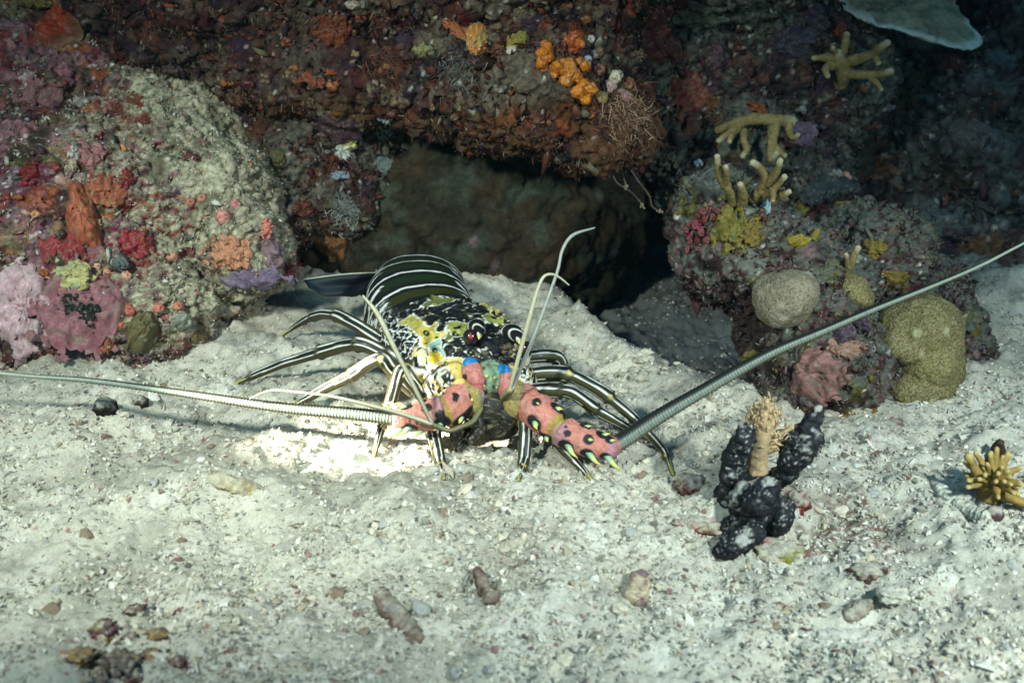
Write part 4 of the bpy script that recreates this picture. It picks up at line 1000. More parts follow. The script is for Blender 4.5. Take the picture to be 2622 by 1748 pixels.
branch_coral('finger_coral', [
    (LP((1880, 520, .915), (1870, 490, .905), (1850, 465, .90), (1840, 430, .895), (1836, 398, .89)), [.0058, .0050, .0044, .0036, .0026]),
    (LP((1855, 470, .90), (1862, 448, .89), (1858, 425, .885)), [.0036, .0032, .0024]),
    (LP((1930, 510, .915), (1950, 480, .905), (1960, 455, .90), (1945, 430, .895), (1925, 415, .89)), [.0058, .0052, .0048, .0040, .0030]),
    (LP((1965, 470, .90), (1985, 445, .89), (1995, 420, .885), (1998, 408, .885)), [.0044, .0038, .0032, .0026]),
    (LP((1960, 500, .905), (1990, 475, .895), (2010, 450, .89)), [.0046, .0038, .0028]),
    (LP((1900, 520, .91), (1905, 500, .90), (1895, 470, .893)), [.005, .0042, .003]),
    (LP((1980, 510, .905), (2005, 500, .895), (2022, 490, .89)), [.0046, .0040, .0028]),
    (LP((1978, 480, .90), (1980, 500, .89), (1978, 515, .888)), [.0036, .0032, .0022])], ANT * .85, 'olive tan clump of upright coral fingers beside the red sea squirts', tipc=ANTT, anchor=(1920, 500, .915), lift=.010)
branch_coral('finger_coral', [
    (LP((2152, 215, .985), (2160, 185, .975), (2150, 155, .97), (2145, 132, .968)), [.0060, .0086, .0070, .0046]),
    (LP((2165, 165, .975), (2200, 150, .965), (2235, 140, .958), (2255, 122, .952), (2276, 108, .948)), [.0058, .0054, .0046, .0040, .0030]),
    (LP((2238, 140, .958), (2245, 155, .955), (2250, 165, .953)), [.0038, .0034, .0026]),
    (LP((2165, 190, .975), (2205, 192, .965), (2245, 192, .958), (2285, 182, .952)), [.0054, .0048, .0042, .0032]),
    (LP((2225, 195, .96), (2245, 212, .957), (2258, 232, .955)), [.0034, .0028, .0020]),
    (LP((2150, 165, .972), (2120, 170, .966), (2115, 185, .962), (2122, 198, .960)), [.0056, .0050, .0038, .0024]),
    (LP((2140, 150, .97), (2110, 148, .968), (2080, 150, .966)), [.0048, .0036, .0022]),
    (LP((2148, 140, .97), (2135, 128, .965), (2132, 122, .963)), [.0034, .0028, .0022]),
    (LP((2160, 135, .972), (2165, 110, .972), (2168, 85, .975)), [.004, .0038, .003])], ANT * 1.0, 'pale tan star shaped coral with reaching arms below the table coral', tipc=ANTT, anchor=(2120, 170, .975), lift=.016)
branch_coral('finger_coral', [
    (LP((2165, 700, .755), (2180, 672, .75), (2192, 645, .748), (2198, 632, .747)), [.0030, .0030, .0028, .0026]),
    (LP((2172, 692, .755), (2170, 668, .75), (2166, 650, .748)), [.0024, .0022, .0018])], ANT, 'single pale coral finger standing on top of the outcrop', tipc=ANTT, anchor=(2165, 705, .755), lift=.004)
# table coral: a thick tilted plate with a pale growing edge
def table_coral():
    ol = [(2120, -60), (2150, 0), (2185, 35), (2230, 58), (2300, 76), (2370, 100), (2430, 116), (2478, 126), (2512, 112), (2514, 92), (2492, 70), (2470, 40), (2448, 5), (2450, -60)]
    pts, _ = resample(np.array([[a, b, 0] for a, b in ol + ol[:1]]), 121); pts = pts[:-1, :2]
    c0 = np.array([2320., -10.]); ns, nr = len(pts), 26
    rr = np.linspace(0, 1, nr + 1)[1:]; P2 = [c0[None]] + [c0 + (pts - c0) * r for r in rr]; r_ = np.r_[0, np.repeat(rr, ns)]; P2 = np.vstack(P2)
    wob = 1 + (.035 * perlin(np.stack([P2[:, 0] * .04, P2[:, 1] * .04, P2[:, 0] * 0], 1), 3) + .025 * perlin(np.stack([P2[:, 0] * .11, P2[:, 1] * .11, P2[:, 0] * 0], 1), 5)) * sstep(.6, 1.0, r_); P2 = c0 + (P2 - c0) * wob[:, None]
    yv = .93 + (126 - P2[:, 1]) * .00035
    top = np.array([U(a, b, y=yy) for (a, b), yy in zip(P2, yv)]); Q = top * 60
    d = .004 * fbm(top * 60, 3, 5) + .0022 * fbm(top * 200, 3, 8) + .0010 * fbm(top * 500, 2, 6)
    nrm = np.array([0, -.6, .8]); V1 = top + np.outer(d, nrm); V2 = top - np.outer(.007 * (1 - r_ ** 6) + .002, nrm)
    k = np.arange(ns); k2 = (k + 1) % ns; n = len(top)
    tri = np.stack([np.zeros(ns, int), 1 + k, 1 + k2], 1); q = np.vstack([np.stack([1 + i * ns + k, 1 + (i + 1) * ns + k, 1 + (i + 1) * ns + k2, 1 + i * ns + k2], 1) for i in range(nr - 1)])
    e = 1 + (nr - 1) * ns; side = np.stack([e + k, n + e + k, n + e + k2, e + k2], 1)
    c = np.tile(L(120, 120, 100), (n, 1)) * np.clip(1 + .6 * fbm(Q, 4, 7) + .6 * fbm(Q * 5, 3, 17), .3, 1.7)[:, None]; low = sstep(-.1, .5, (P2[:, 1] - c0[1] - .25 * (P2[:, 0] - c0[0])) / 100)
    c = mix(c, L(176, 188, 178), sstep(.84, .97, r_ + .04 * fbm(Q * 2, 2, 9)) * low)
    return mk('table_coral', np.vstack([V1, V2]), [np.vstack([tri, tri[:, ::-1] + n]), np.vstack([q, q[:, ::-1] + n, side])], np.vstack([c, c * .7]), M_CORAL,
              label='grey table coral plate with pale rim at the top right corner', cat='coral')
table_coral()
# soft coral tree on the sand
def soft_coral():
    Y = foot(1945, 1255).y
    root = empty('soft_coral', U(1945, 1195, y=Y), 'cream branching soft coral between the two black sponge fingers', 'soft coral')
    CR = L(190, 164, 124)
    V, F, u, th, C = tube(LP((1938, 1205, Y), (1942, 1160, Y), (1948, 1120, Y), (1952, 1085, Y)), [.0062, .0052, .0056, .0060], 40, 24)
    V = V + .0006 * fbm(V * 300, 2, 1)[:, None]; mk('stem', V, F, np.tile(CR * .85, (len(V), 1)) * (1 + .2 * fbm(V * 150, 2, 3))[:, None], M_SOFT, root)
    ends = [(1912, 1072), (1922, 1052), (1938, 1040), (1950, 1030), (1966, 1024), (1972, 1045), (1985, 1055), (1958, 1058), (1935, 1065), (1990, 1050), (1975, 1080), (2010, 1105), (2030, 1092), (2018, 1120), (1990, 1130)]
    for k, (ex, ey) in enumerate(ends):
        st = (1955, 1100) if k < 11 else (1962, 1145); mx_, my_ = (st[0] + ex) / 2 + R.uniform(-6, 6), (st[1] + ey) / 2 + 6; dy = R.uniform(-.008, .008)
        bag = Bag(); V, F, u, th, C = tube(LP((st[0], st[1], Y), (mx_, my_, Y + dy * .6), (ex, ey, Y + dy)), [.0042, .0030, .0016], 18, 10); bag.add(V, F, CR * .95)
        for j in range(34):
            f = R.uniform(.45, 1.0); p = C[int(f * (len(C) - 1))] + R.normal(size=3) * .0024; v, ff = blob(p, (.00055, .00055, .0021), 1, .2, 2, j, axis=(p - np.array(U(1950, 1120, y=Y))) + np.array([0, 0, .01]) + R.normal(size=3) * .008); bag.add(v, ff, CR * R.uniform(.9, 1.35))
        v, f, cl = bag.out(); mk('branch', v, f, cl, M_SOFT, root)
soft_coral()
# black finger sponges round it, grown together at the foot
def taper(a, b=None):
    return lambda u: a * np.interp(u, [0, .3, .75, .9, .97, 1], [.85, 1, 1, .82, .5, .2])
def LS(*pts):
    """like LP, but seated on the sand under the first point; later points keep their small depth offsets"""
    y0 = foot(pts[0][0], pts[0][1] + 12).y; return [U(a, b, y=y0 + (c - pts[0][2])) for a, b, c in pts]
SB = []
def finger(root, pts, rad, seed, dust=.5):
    C, Ln = resample(pts, 26); u = np.linspace(0, 1, 26)
    for q, r in zip(C, rad(u)): SB.append(('w', q + R.normal(size=3) * r * .12, max(r, .0012) * R.uniform(.78, .98)))
bs = None
finger(bs, LS((1868, 1260, .590), (1878, 1210, .588), (1890, 1160, .586), (1902, 1120, .585), (1912, 1088, .585)), taper(.0068), 1, .25)
finger(bs, LS((1985, 1240, .598), (2012, 1200, .594), (2040, 1165, .592), (2066, 1120, .592), (2082, 1075, .594), (2088, 1042, .596)), lambda u: np.interp(u, [0, .25, .45, .6, .8, .95, 1], [.0048, .0058, .0082, .0090, .0064, .0042, .0012]), 2, .35)
finger(bs, LS((1905, 1325, .570), (1902, 1300, .567), (1900, 1275, .566), (1904, 1250, .567)), taper(.0064), 3, .6)
finger(bs, LS((1925, 1345, .566), (1938, 1310, .563), (1952, 1275, .562), (1966, 1240, .564)), taper(.0074), 4, .6)
finger(bs, LS((1985, 1355, .566), (1995, 1325, .565), (1998, 1295, .567), (1996, 1275, .569)), taper(.0066), 5, .7)
finger(bs, LS((1850, 1415, .552), (1880, 1392, .552), (1915, 1372, .556), (1945, 1352, .560)), taper(.0058), 6, .55)
finger(bs, LS((1850, 1300, .580), (1860, 1270, .580), (1866, 1240, .581)), taper(.0062), 7, .3)


def sponge_col(P, N):
    c = np.tile(np.array([.013, .014, .017]), (len(P), 1)) * np.clip(1 + .6 * fbm(P * 200, 3, 301), .3, 1.8)[:, None]
    f1, _, r = worley(P * 720, 302); nz = sstep(-.3, .45, fbm(P * 90, 3, 303) + .35 * N[:, 2] - .05)
    c = mix(c, np.array([.50, .51, .48]), ((r > .40) * sstep(.38, .20, f1)) * nz)
    return mix(c, np.array([.42, .42, .37]), sstep(.25, .5, fbm(P * 70, 3, 304) + .45 * N[:, 2] - .15 + .25 * fbm(P * 420, 2, 306)) * .85)
def sponge_disp():
    return [lambda P, N: .0022 * fbm(P * 95, 3, 311), lambda P, N: .0010 * ridged(P * 230, 2, 312) - .0012 * (lambda w: (w[2] > .55) * sstep(.35, .15, w[0]))(worley(P * 300, 313)), lambda P, N: .0005 * fbm(P * 600, 2, 314)]
for (px, py, r) in ((1900, 1330, .010), (1945, 1345, .009), (1880, 1365, .009), (1980, 1330, .008), (1865, 1290, .008)):
    q = foot(px, py); SB.append(('w', np.array(q) + [0, .004, 0], r * .8))
rock('black_sponge', SB, .0009, sponge_disp(), sponge_col, 'black finger sponge clump dusted with pale sand at the right', 'sponge', mat=M_BLACK)
ROCKS.pop()                                    # nothing else grows on it
def sand_stone(name, px, py, r, col, label, cat, seed, rough=.35, group=None, dz=0.0, axis=None, mat=None, pal=None, freq=2.0, dust=.7):
    p = foot(px, py); s = mpp(p.y) ; rr = np.array(r) * s
    V, F = blob((0, 0, 0), rr, 4 if max(r) > 32 else 3, rough, freq, seed, axis); Q = V / rr.max(); V = V * (1 + .16 * fbm(Q * 4.5, 3, seed + 31) + .10 * ridged(Q * 7, 2, seed + 33))[:, None]
    c = np.tile(np.asarray(col, float), (len(V), 1)) * (1 + .35 * fbm(Q * 3, 3, seed))[:, None]
    if pal:
        _, _, w = worley(Q * 2.2 + .4 * np.stack([perlin(Q * 3, 1), perlin(Q * 3, 2), perlin(Q * 3, 3)], 1), seed); c = np.where((w > .25)[:, None], hsel((w - .25) / .75, pal), c) * (1 + .3 * fbm(Q * 6, 2, seed + 1))[:, None]
    c = mix(c, SAND_A * .95, sstep(.25, .9, V[:, 2] / rr[2] + .8 * fbm(Q * 4.5, 3, seed + 7)) * dust)          # sand lying on top
    return mk(name, V + np.array(p) + [0, rr[1] * .3, dz + rr[2] * .28], F, c, mat or M_ROCK, label=label, cat=cat, group=group, kind='thing')
SP = [(2, L(150, 145, 130)), (1, L(120, 60, 50)), (1, L(80, 55, 50)), (1, L(120, 100, 70))]
sand_stone('rock_base', 1960, 1250, (70, 60, 34), L(170, 168, 150), 'sand coated stone under the cream soft coral', 'stone', 11, .4, dz=-.004, pal=[(3, L(165, 162, 145)), (1, L(110, 70, 55)), (1, L(70, 55, 55))])
sand_stone('red_stone', 2040, 1300, (34, 40, 32), L(110, 52, 42), 'rusty red stone against the right side of the black sponges', 'stone', 12, .5, pal=[(2, L(110, 50, 42)), (1, L(150, 130, 110)), (1, L(84, 40, 36))])
sand_stone('red_stone', 1775, 1255, (40, 40, 26), L(96, 54, 46), 'reddish brown lump left of the black sponges', 'stone', 13, .5, pal=[(2, L(96, 50, 44)), (1, L(60, 44, 44)), (1, L(140, 125, 105))])
sand_stone('stone', 1985, 1425, (74, 50, 24), L(165, 155, 130), 'pale knobbly stone with red and olive crust below the black sponges', 'stone', 14, .5, pal=[(3, L(170, 160, 140)), (1, L(125, 125, 60)), (.6, L(170, 60, 55))])
sand_stone('stone', 1790, 1355, (66, 40, 20), L(165, 160, 140), 'flat sandy stone with rusty edge left of the sponge cluster', 'stone', 15, .5, pal=SP)
sand_stone('dark_lump', 1830, 1345, (22, 20, 15), L(60, 62, 70), 'round slate grey lump beside the sponge cluster', 'sponge', 16, .2)
# little yellow staghorn and the dark stub behind it
p = foot(2535, 1275)
stg = [([p, p + Vector((0, 0, .008)), p + Vector((.001, 0, .014))], [.006, .0055, .004])]
for k in range(44):
    a = R.uniform(0, 6.28); el = R.uniform(.1, 1.2); d = Vector((math.cos(a) * math.cos(el), math.sin(a) * math.cos(el), math.sin(el))); b = p + Vector((0, 0, .008)) + d * .003; ln = R.uniform(.009, .017)
    stg.append(([b, b + d * ln * .5 + Vector((0, 0, .001)), b + d * ln], [.0021, .0018, .0011]))
stg.append(([p + Vector((0, 0, .008)), U(2505, 1215, y=p.y), U(2478, 1165, y=p.y)], [.003, .0026, .002])); stg.append(([p + Vector((0, 0, .006)), U(2590, 1275, y=p.y - .01), U(2640, 1295, y=p.y - .015)], [.0032, .003, .0022]))
branch_coral('staghorn_coral', stg, L(140, 116, 62), 'small mustard staghorn coral bush at the right edge', tipc=L(190, 170, 110), rough=.25, parent_loc=p)
sand_stone('purple_stone', 2545, 1325, (26, 20, 24), L(84, 54, 58), 'dusky purple stump under the mustard staghorn coral', 'stone', 17, .25)
V, F, u, th, _ = tube([foot(2540, 1200), U(2548, 1180, y=.555), U(2556, 1150, y=.553), U(2562, 1132, y=.552)], [.0040, .0050, .0048, .0026], 40, 24)
V = V + .0012 * np.stack([fbm(V * 200, 3, k) for k in (1, 2, 3)], 1); mk('tube_sponge', V, F, np.tile(L(62, 44, 36), (len(V), 1)) * (1 + .6 * fbm(V * 250, 3, 5))[:, None], M_BLACK, label='dark brown stubby tube standing behind the staghorn coral', cat='sponge')
def rod(name, pts, rad, col, label, cat='coral rubble', rough=.18, seed=1, pal=None, group=None):
    V, F, u, th, C = tube(pts, rad, 50, 24); cc = np.vstack([np.repeat(C, 24, 0), C[:1], C[-1:]]); V = cc + (V - cc) * (1 + rough * 1.3 * fbm(V * 150, 3, seed) + rough * 1.3 * fbm(V * 420, 3, seed + 2) - rough * 1.2 * sstep(.2, .5, perlin(V * 260, seed + 3)))[:, None]
    c = np.tile(np.asarray(col, float), (len(V), 1)) * (1 + .35 * fbm(V * 200, 3, seed))[:, None]
    if pal: _, _, w = worley(V * 150, seed); c = np.where((w > .5)[:, None], hsel((w - .5) * 2, pal), c)
    c = mix(c, SAND_A * .95, sstep(.1, .9, (V[:, 2] - cc[:, 2]) / max(rad) + .8 * fbm(V * 300, 3, seed + 7)) * .4)
    return mk(name, V, F, c, M_ROCK, label=label, cat=cat, group=group, kind='thing')
def fp(px, py, dz): q = foot(px, py); return q + Vector((0, 0, dz - .0036))
rod('coral_rubble', [fp(2392, 1232, .002), fp(2420, 1262, .003), fp(2440, 1278, .003)], [.003, .0042, .003], L(190, 192, 176), 'pale segmented coral finger lying near the staghorn coral', seed=3)
rod('coral_rubble', [fp(2448, 1285, .003), fp(2490, 1308, .003), fp(2528, 1322, .003)], [.0034, .0044, .0036], L(186, 188, 170), 'pale coral finger touching the purple stump', seed=4)
rod('coral_rubble', [fp(975, 1535, .007), fp(1000, 1570, .006), fp(1035, 1605, .004), fp(1068, 1632, .002)], [.0040, .0058, .0056, .0040], L(112, 92, 78), 'thick brown dead coral finger in the middle foreground', seed=5, pal=[(1, L(110, 88, 80)), (1, L(160, 148, 125)), (1, L(100, 92, 96))])
rod('coral_rubble', [fp(1222, 1480, .009), fp(1238, 1510, .006), fp(1262, 1535, .003)], [.0022, .0038, .0042], L(100, 74, 60), 'short brown broken coral stub right of the thick finger', seed=6, pal=[(1, L(96, 60, 50)), (1, L(150, 138, 116))])
rod('coral_rubble', [fp(1640, 1500, .012), fp(1638, 1510, .007), fp(1625, 1530, .002)], [.0040, .0058, .0062], L(176, 158, 130), 'upright knobbly pale stub in the foreground right of centre', seed=7, pal=[(1, L(120, 100, 104)), (2, L(186, 170, 140))])
rod('coral_rubble', [fp(500, 1205, .001), fp(570, 1225, .002), fp(640, 1248, .002), fp(720, 1272, .000)], [.0035, .0048, .0050, .0025], L(178, 166, 132), 'long tan coral shard half buried in the left sand', seed=8, pal=[(1, L(150, 130, 84)), (2, L(186, 178, 150))])
rod('coral_rubble', [fp(2170, 1575, .002), fp(2200, 1560, .004), fp(2230, 1548, .005)], [.004, .0046, .003], L(140, 132, 116), 'greyish coral piece lying in the right foreground', seed=9)
rod('coral_rubble', [fp(1290, 1405, .003), fp(1330, 1390, .004), fp(1345, 1378, .006)], [.0036, .0034, .002], L(200, 190, 168), 'slim cream coral twig in the central foreground', seed=10)
sand_stone('stone', 2230, 1478, (54, 36, 22), L(150, 132, 116), 'mottled brown stone in the right foreground sand', 'stone', 21, .45, pal=SP)
sand_stone('stone', 2290, 1530, (42, 30, 18), L(190, 186, 168), 'white mottled stone in front of the brown one', 'stone', 22, .4)
sand_stone('shell', 515, 1180, (13, 10, 9), L(215, 215, 205), 'small round white shell at the end of the tan shard', 'shell', 23, .1)
sand_stone('shell', 176, 1150, (8, 16, 18), L(200, 206, 214), 'upright white bivalve shell edge in the left sand', 'shell', 24, .2)
sand_stone('black_lump', 268, 1052, (30, 22, 26), L(30, 27, 26), 'black lump standing in for a burrow hole under the long whip', 'stone', 25, .35)  # dark lump added as the shaded mouth of an empty burrow
sand_stone('black_lump', 358, 1035, (22, 16, 18), L(44, 42, 36), 'smaller dark stone beside the black lump', 'stone', 26, .4)
for k in range(30):
    px, py, rx = R.normal(300, 95), min(1745, R.normal(1690, 45)), R.uniform(11, 30); c1 = [L(84, 40, 48), L(110, 64, 60), L(176, 164, 144), L(130, 112, 112), L(96, 66, 52), L(150, 116, 60), L(60, 40, 44)][R.integers(7)]
    o = sand_stone('encrusted_rubble', px, py, (rx * R.uniform(.9, 1.5), rx, rx * R.uniform(.5, .9)), c1 * .75, 'encrusted maroon and cream rubble lump in the bottom left clump', 'coral rubble', 40 + k, .7, 'rubble clump in the bottom left corner', pal=[(2, c1), (1.6, L(60, 34, 40)), (.7, L(170, 160, 140)), (.6, L(130, 100, 50))], dust=.25)
    TO_RANK.append((o, 'encrusted rubble lump', 'in the bottom left corner clump'))

def bulbs(name, px, py, rx, ry, n, col, label, cat='sponge', size=(9, 17), rot=0):
    bag = Bag(); h = hit(px, py)
    if h is None: return
    col = np.asarray(col, float); a_ = math.radians(rot)
    for j in range(n):
        q = R.normal(size=2) * .5; qx, qy = q[0] * rx, q[1] * ry; hh = hit(px + qx * math.cos(a_) - qy * math.sin(a_), py + qx * math.sin(a_) + qy * math.cos(a_))
        if hh is None or abs(hh[0].y - h[0].y) > .04: continue
        p, nn, e1, e2 = frame(hh, 1.0); s = mpp(hh[0].y) * R.uniform(*size); v, f = blob(p + nn * s * .35, (s, s * .9, s * R.uniform(.9, 1.5)), 3, .5, 1.3, int(R.integers(90)), axis=nn); k = (v - p) / s
        cl = np.tile(col * R.uniform(.7, 1.15), (len(v), 1)) * np.clip(1 + .5 * fbm(k * 2, 3, j), .3, 1.6)[:, None]; cl = mix(cl, col * .25, sstep(.15, .45, fbm(k * 3.5, 2, j + 9)) * .7); cl = mix(cl, np.array([.4, .38, .32]), sstep(.25, .5, fbm(k * 5, 2, j + 4)) * .5); bag.add(v, f, cl)
    if bag.n: v, f, cl = bag.out(); mk(name, v, f, cl, M_SOFT, label=label, cat=cat, kind='thing')
# ---- sponges and crusts, placed where the photograph shows them
C_ = crust
C_('orange_sponge', 205, 545, 44, 92, L(176, 92, 62), .010, 'long salmon orange sponge lobe on the left boulder', 'sponge', rot=16, lob=.15, outline=[1, 1, .9, .55, .8, 1.1, 1.15, 1.05])
C_('orange_sponge', 268, 492, 58, 34, L(172, 92, 64), .008, 'two lobed orange sponge right of the long salmon one', 'sponge', rot=-8, lob=.3, freq=1.5)
C_('red_sponge', 345, 625, 58, 44, L(160, 44, 58), .005, 'crimson crust sponge below the sandy slope', 'sponge', rot=-25, lob=.4, freq=1.6)
C_('red_sponge', 165, 635, 66, 34, L(150, 50, 56), .005, 'dull red crust sponge under the long salmon sponge', 'sponge', lob=.4, freq=1.6)
C_('red_sponge', 75, 445, 26, 34, L(130, 22, 30), .006, 'deep red sponge patch near the left edge', 'sponge', lob=.5, freq=1.6)
C_('red_sponge', 325, 455, 24, 30, L(140, 40, 50), .005, 'small raspberry sponge beside the orange lobes', 'sponge', lob=.5)
C_('coralline_crust', 60, 790, 92, 128, L(206, 168, 174), .012, 'broad pink coralline plate in the lower left corner of the boulder', 'coralline algae', lob=.25, edge=L(190, 166, 168), lumps=.6, fine=.22, freq=1.6)
C_('coralline_crust', 200, 795, 108, 118, L(150, 96, 104), .008, 'rosy coralline crust around a dark hollow', 'coralline algae', lob=.35, lumps=.7, fine=.25, freq=1.6)
C_('yellow_crust', 176, 708, 40, 44, L(186, 178, 116), .012, 'pale yellow patch on the rosy crust', 'sponge', lob=.25)
C_('hollow_shade', 205, 800, 44, 56, L(26, 36, 30), .011, 'blackish green patch standing in for the hole inside the rosy crust', 'sponge', lob=.45, freq=1.6)  # dark raised patch put in as the shade of a hole
C_('peach_sponge', 590, 645, 66, 42, L(198, 132, 98), .006, 'peach ruffled sponge on the small right hand lobe of the boulder', 'sponge', lob=.4, freq=2.4, fine=.25)
C_('lilac_crust', 640, 712, 88, 36, L(128, 108, 136), .004, 'lilac coralline crust under the peach sponge', 'coralline algae', lob=.3)
C_('lilac_crust', 700, 655, 30, 52, L(132, 104, 112), .004, 'dusky pink crust on the edge of the small lobe', 'coralline algae', lob=.3)
C_('pink_sponge', 680, 585, 17, 30, L(220, 120, 108), .006, 'bright coral pink sponge above the peach one', 'sponge', lob=.4, freq=1.8)
C_('olive_sponge', 362, 855, 46, 48, L(104, 94, 56), .012, 'olive brown rounded sponge at the foot of the boulder', 'sponge', lob=.2)
C_('olive_sponge', 505, 868, 60, 30, L(120, 104, 64), .007, 'tan crust at the lower right foot of the boulder', 'sponge', lob=.4)
C_('grey_sponge', 464, 822, 30, 28, L(150, 154, 138), .010, 'pale grey rounded sponge beside the orange sea squirts', 'sponge', lob=.25)
C_('grey_sponge', 305, 670, 26, 18, L(92, 100, 100), .008, 'slate grey sponge below the crimson crust', 'sponge', lob=.25)
C_('brown_sponge', 165, 75, 46, 74, L(128, 62, 38), .014, 'rusty brown sponge at the upper left', 'sponge', rot=-24, lob=.15, center=(L(140, 50, 26), .5), edge=L(140, 116, 84))
C_('tan_sponge', 100, 4, 56, 20, L(136, 114, 54), .012, 'tan sponge on the top edge at the upper left', 'sponge', lob=.2)
C_('rust_crust', 350, 260, 30, 22, L(118, 52, 30), .002, 'rust coloured crust on the sandy slope, upper one', 'sponge', rot=-30, lob=.7, freq=2.2)
C_('rust_crust', 308, 278, 26, 13, L(112, 48, 30), .002, 'rust coloured sliver left of the upper rust crust', 'sponge', rot=-20, lob=.7, freq=2.2)
C_('rust_crust', 370, 308, 20, 15, L(112, 56, 40), .002, 'rust coloured crust on the sandy slope, lower one', 'sponge', lob=.7, freq=2.2)
C_('maroon_crust', 495, 402, 20, 20, L(96, 34, 36), .003, 'maroon spot in the middle of the sandy slope', 'sponge', lob=.7, freq=2)
C_('white_sponge', 192, 395, 16, 26, L(200, 196, 184), .008, 'white blotch of sponge left of the sandy slope', 'sponge', lob=.5)
C_('white_sponge', 185, 432, 22, 18, L(190, 180, 150), .008, 'cream blotch of sponge above the salmon lobe', 'sponge', lob=.5)
C_('pink_crust', 225, 395, 50, 34, L(168, 112, 112), .006, 'dull pink crust above the orange lobes', 'coralline algae', lob=.4)
C_('pink_crust', 95, 245, 66, 36, L(130, 84, 84), .005, 'mauve crust near the top left of the boulder', 'coralline algae', lob=.4)
C_('purple_plate', 872, 322, 70, 52, L(84, 60, 66), .008, 'dull purple plate hanging under the ledge', 'coralline algae', lob=.2, lumps=.15)
C_('white_sponge', 882, 372, 27, 20, L(214, 216, 176), .009, 'white and yellow sponge below the purple plate', 'sponge', lob=.4, freq=1.6, center=(L(196, 190, 80), .35))
C_('white_sponge', 886, 400, 16, 18, L(218, 224, 214), .009, 'white lower tail of the yellow and white sponge', 'sponge', lob=.4, freq=1.6)
C_('pale_crust', 990, 340, 26, 24, L(140, 148, 146), .004, 'grey white crust ring at the left of the cave roof', 'sponge', lob=.5, freq=1.8, center=(L(40, 40, 38), .3))
C_('pale_crust', 985, 302, 16, 20, L(134, 142, 140), .004, 'small grey white crust above the ring', 'sponge', lob=.6, freq=1.8)
C_('pale_crust', 985, 425, 20, 34, L(112, 124, 122), .004, 'grey crust tongue hanging at the cave mouth', 'sponge', lob=.4)
C_('pale_crust', 870, 452, 28, 15, L(132, 152, 164), .004, 'bluish white crust on the reef column', 'sponge', lob=.4)
C_('dark_red_sponge', 778, 530, 26, 22, L(104, 42, 28), .007, 'brick red sponge low on the reef column', 'sponge', lob=.3)
C_('olive_sponge', 712, 408, 22, 26, L(96, 88, 50), .007, 'olive round sponge on the reef column beside the slope', 'sponge', lob=.15)
C_('orange_brown_sponge', 850, 610, 44, 60, L(116, 76, 38), .010, 'brown orange sponge flap at the back of the cave', 'sponge', rot=12, lob=.3)
C_('orange_sponge', 1222, 100, 27, 36, L(210, 138, 52), .010, 'orange sponge with pale netting on the ledge', 'sponge', rot=24, lob=.1, speck=(L(236, 214, 176), 3.2))
C_('orange_sponge', 1180, 78, 44, 14, L(170, 92, 44), .006, 'orange bar of sponge left of the netted one', 'sponge', rot=-28, lob=.3)
C_('yellow_sponge', 1325, 105, 30, 18, L(150, 132, 36), .007, 'mustard yellow sponge on the ledge front', 'sponge', lob=.45, freq=1.6)
bulbs('amber_sponge', 1455, 185, 40, 34, 27, L(186, 112, 26), 'amber sponge clump at the centre of the ledge end')
bulbs('amber_sponge', 1395, 145, 16, 34, 14, L(196, 112, 22), 'amber finger of sponge left of the clump')
bulbs('amber_sponge', 1465, 108, 22, 26, 14, L(188, 92, 28), 'orange sponge at the top of the amber clump')
bulbs('amber_sponge', 1505, 228, 26, 18, 12, L(200, 120, 30), 'amber sponge at the lower right of the clump')
C_('rust_sponge', 850, 85, 50, 40, L(110, 48, 22), .009, 'rust red sponge high on the ledge left of centre', 'sponge', lob=.45, freq=1.7)
C_('rust_sponge', 800, 212, 42, 14, L(130, 58, 30), .005, 'rust sliver of sponge on the lower lip of the ledge', 'sponge', lob=.4)
C_('rust_sponge', 848, 188, 18, 9, L(176, 66, 30), .005, 'vivid orange red chip of sponge on the ledge lip', 'sponge', lob=.4)
C_('lemon_sponge', 1082, 130, 28, 16, L(150, 146, 92), .008, 'pale lemon pair of lobes under the ledge front', 'sponge', lob=.35)
C_('shell', 905, 14, 22, 12, L(196, 176, 150), .008, 'fluted cream clam shell at the top of the ledge', 'shell', lob=.1)
C_('red_crust', 1655, 75, 70, 92, L(92, 44, 46), .004, 'dull red crust high on the wall right of the ledge', 'coralline algae', lob=.25)
C_('red_crust', 1700, 130, 62, 40, L(96, 52, 42), .006, 'brown red lobed crust below the dull red one', 'coralline algae', lob=.3)
C_('red_crust', 1765, 235, 52, 62, L(126, 66, 54), .005, 'terracotta crust with holes above the antler coral', 'sponge', lob=.4, freq=1.5, rot=20)
C_('green_plate', 1760, 38, 96, 40, L(78, 86, 70), .008, 'grey green leafy plate at the top of the wall', 'coral', lob=.35, edge=L(120, 132, 112), freq=1.4)
C_('mauve_lump', 1840, 150, 32, 38, L(104, 78, 86), .010, 'mauve fuzzy lump on the wall', 'coralline algae', lob=.3)
C_('coralline_ball', 2058, 345, 30, 34, L(140, 112, 132), .014, 'lilac coralline ball at the end of the antler coral', 'coralline algae', lob=.15, fine=.3)
C_('orange_crust', 1940, 278, 34, 16, L(140, 72, 28), .006, 'orange crust above the antler coral', 'sponge', rot=-25, lob=.5)
C_('orange_crust', 2152, 78, 16, 24, L(140, 62, 26), .008, 'orange tip beside the star shaped coral', 'sponge', lob=.3)
C_('grey_lump', 2045, 100, 46, 40, L(78, 72, 84), .016, 'purple grey rounded lump above the star coral', 'coral', lob=.25)
C_('grey_lump', 2080, 50, 22, 40, L(80, 74, 86), .016, 'purple grey finger lump near the top edge', 'coral', lob=.2, rot=-15)
C_('disc_coral', 2505, 358, 78, 44, L(104, 104, 104), .012, 'grey oval disc coral on the far dark slope', 'coral', rot=-34, lob=.06, lumps=.12)
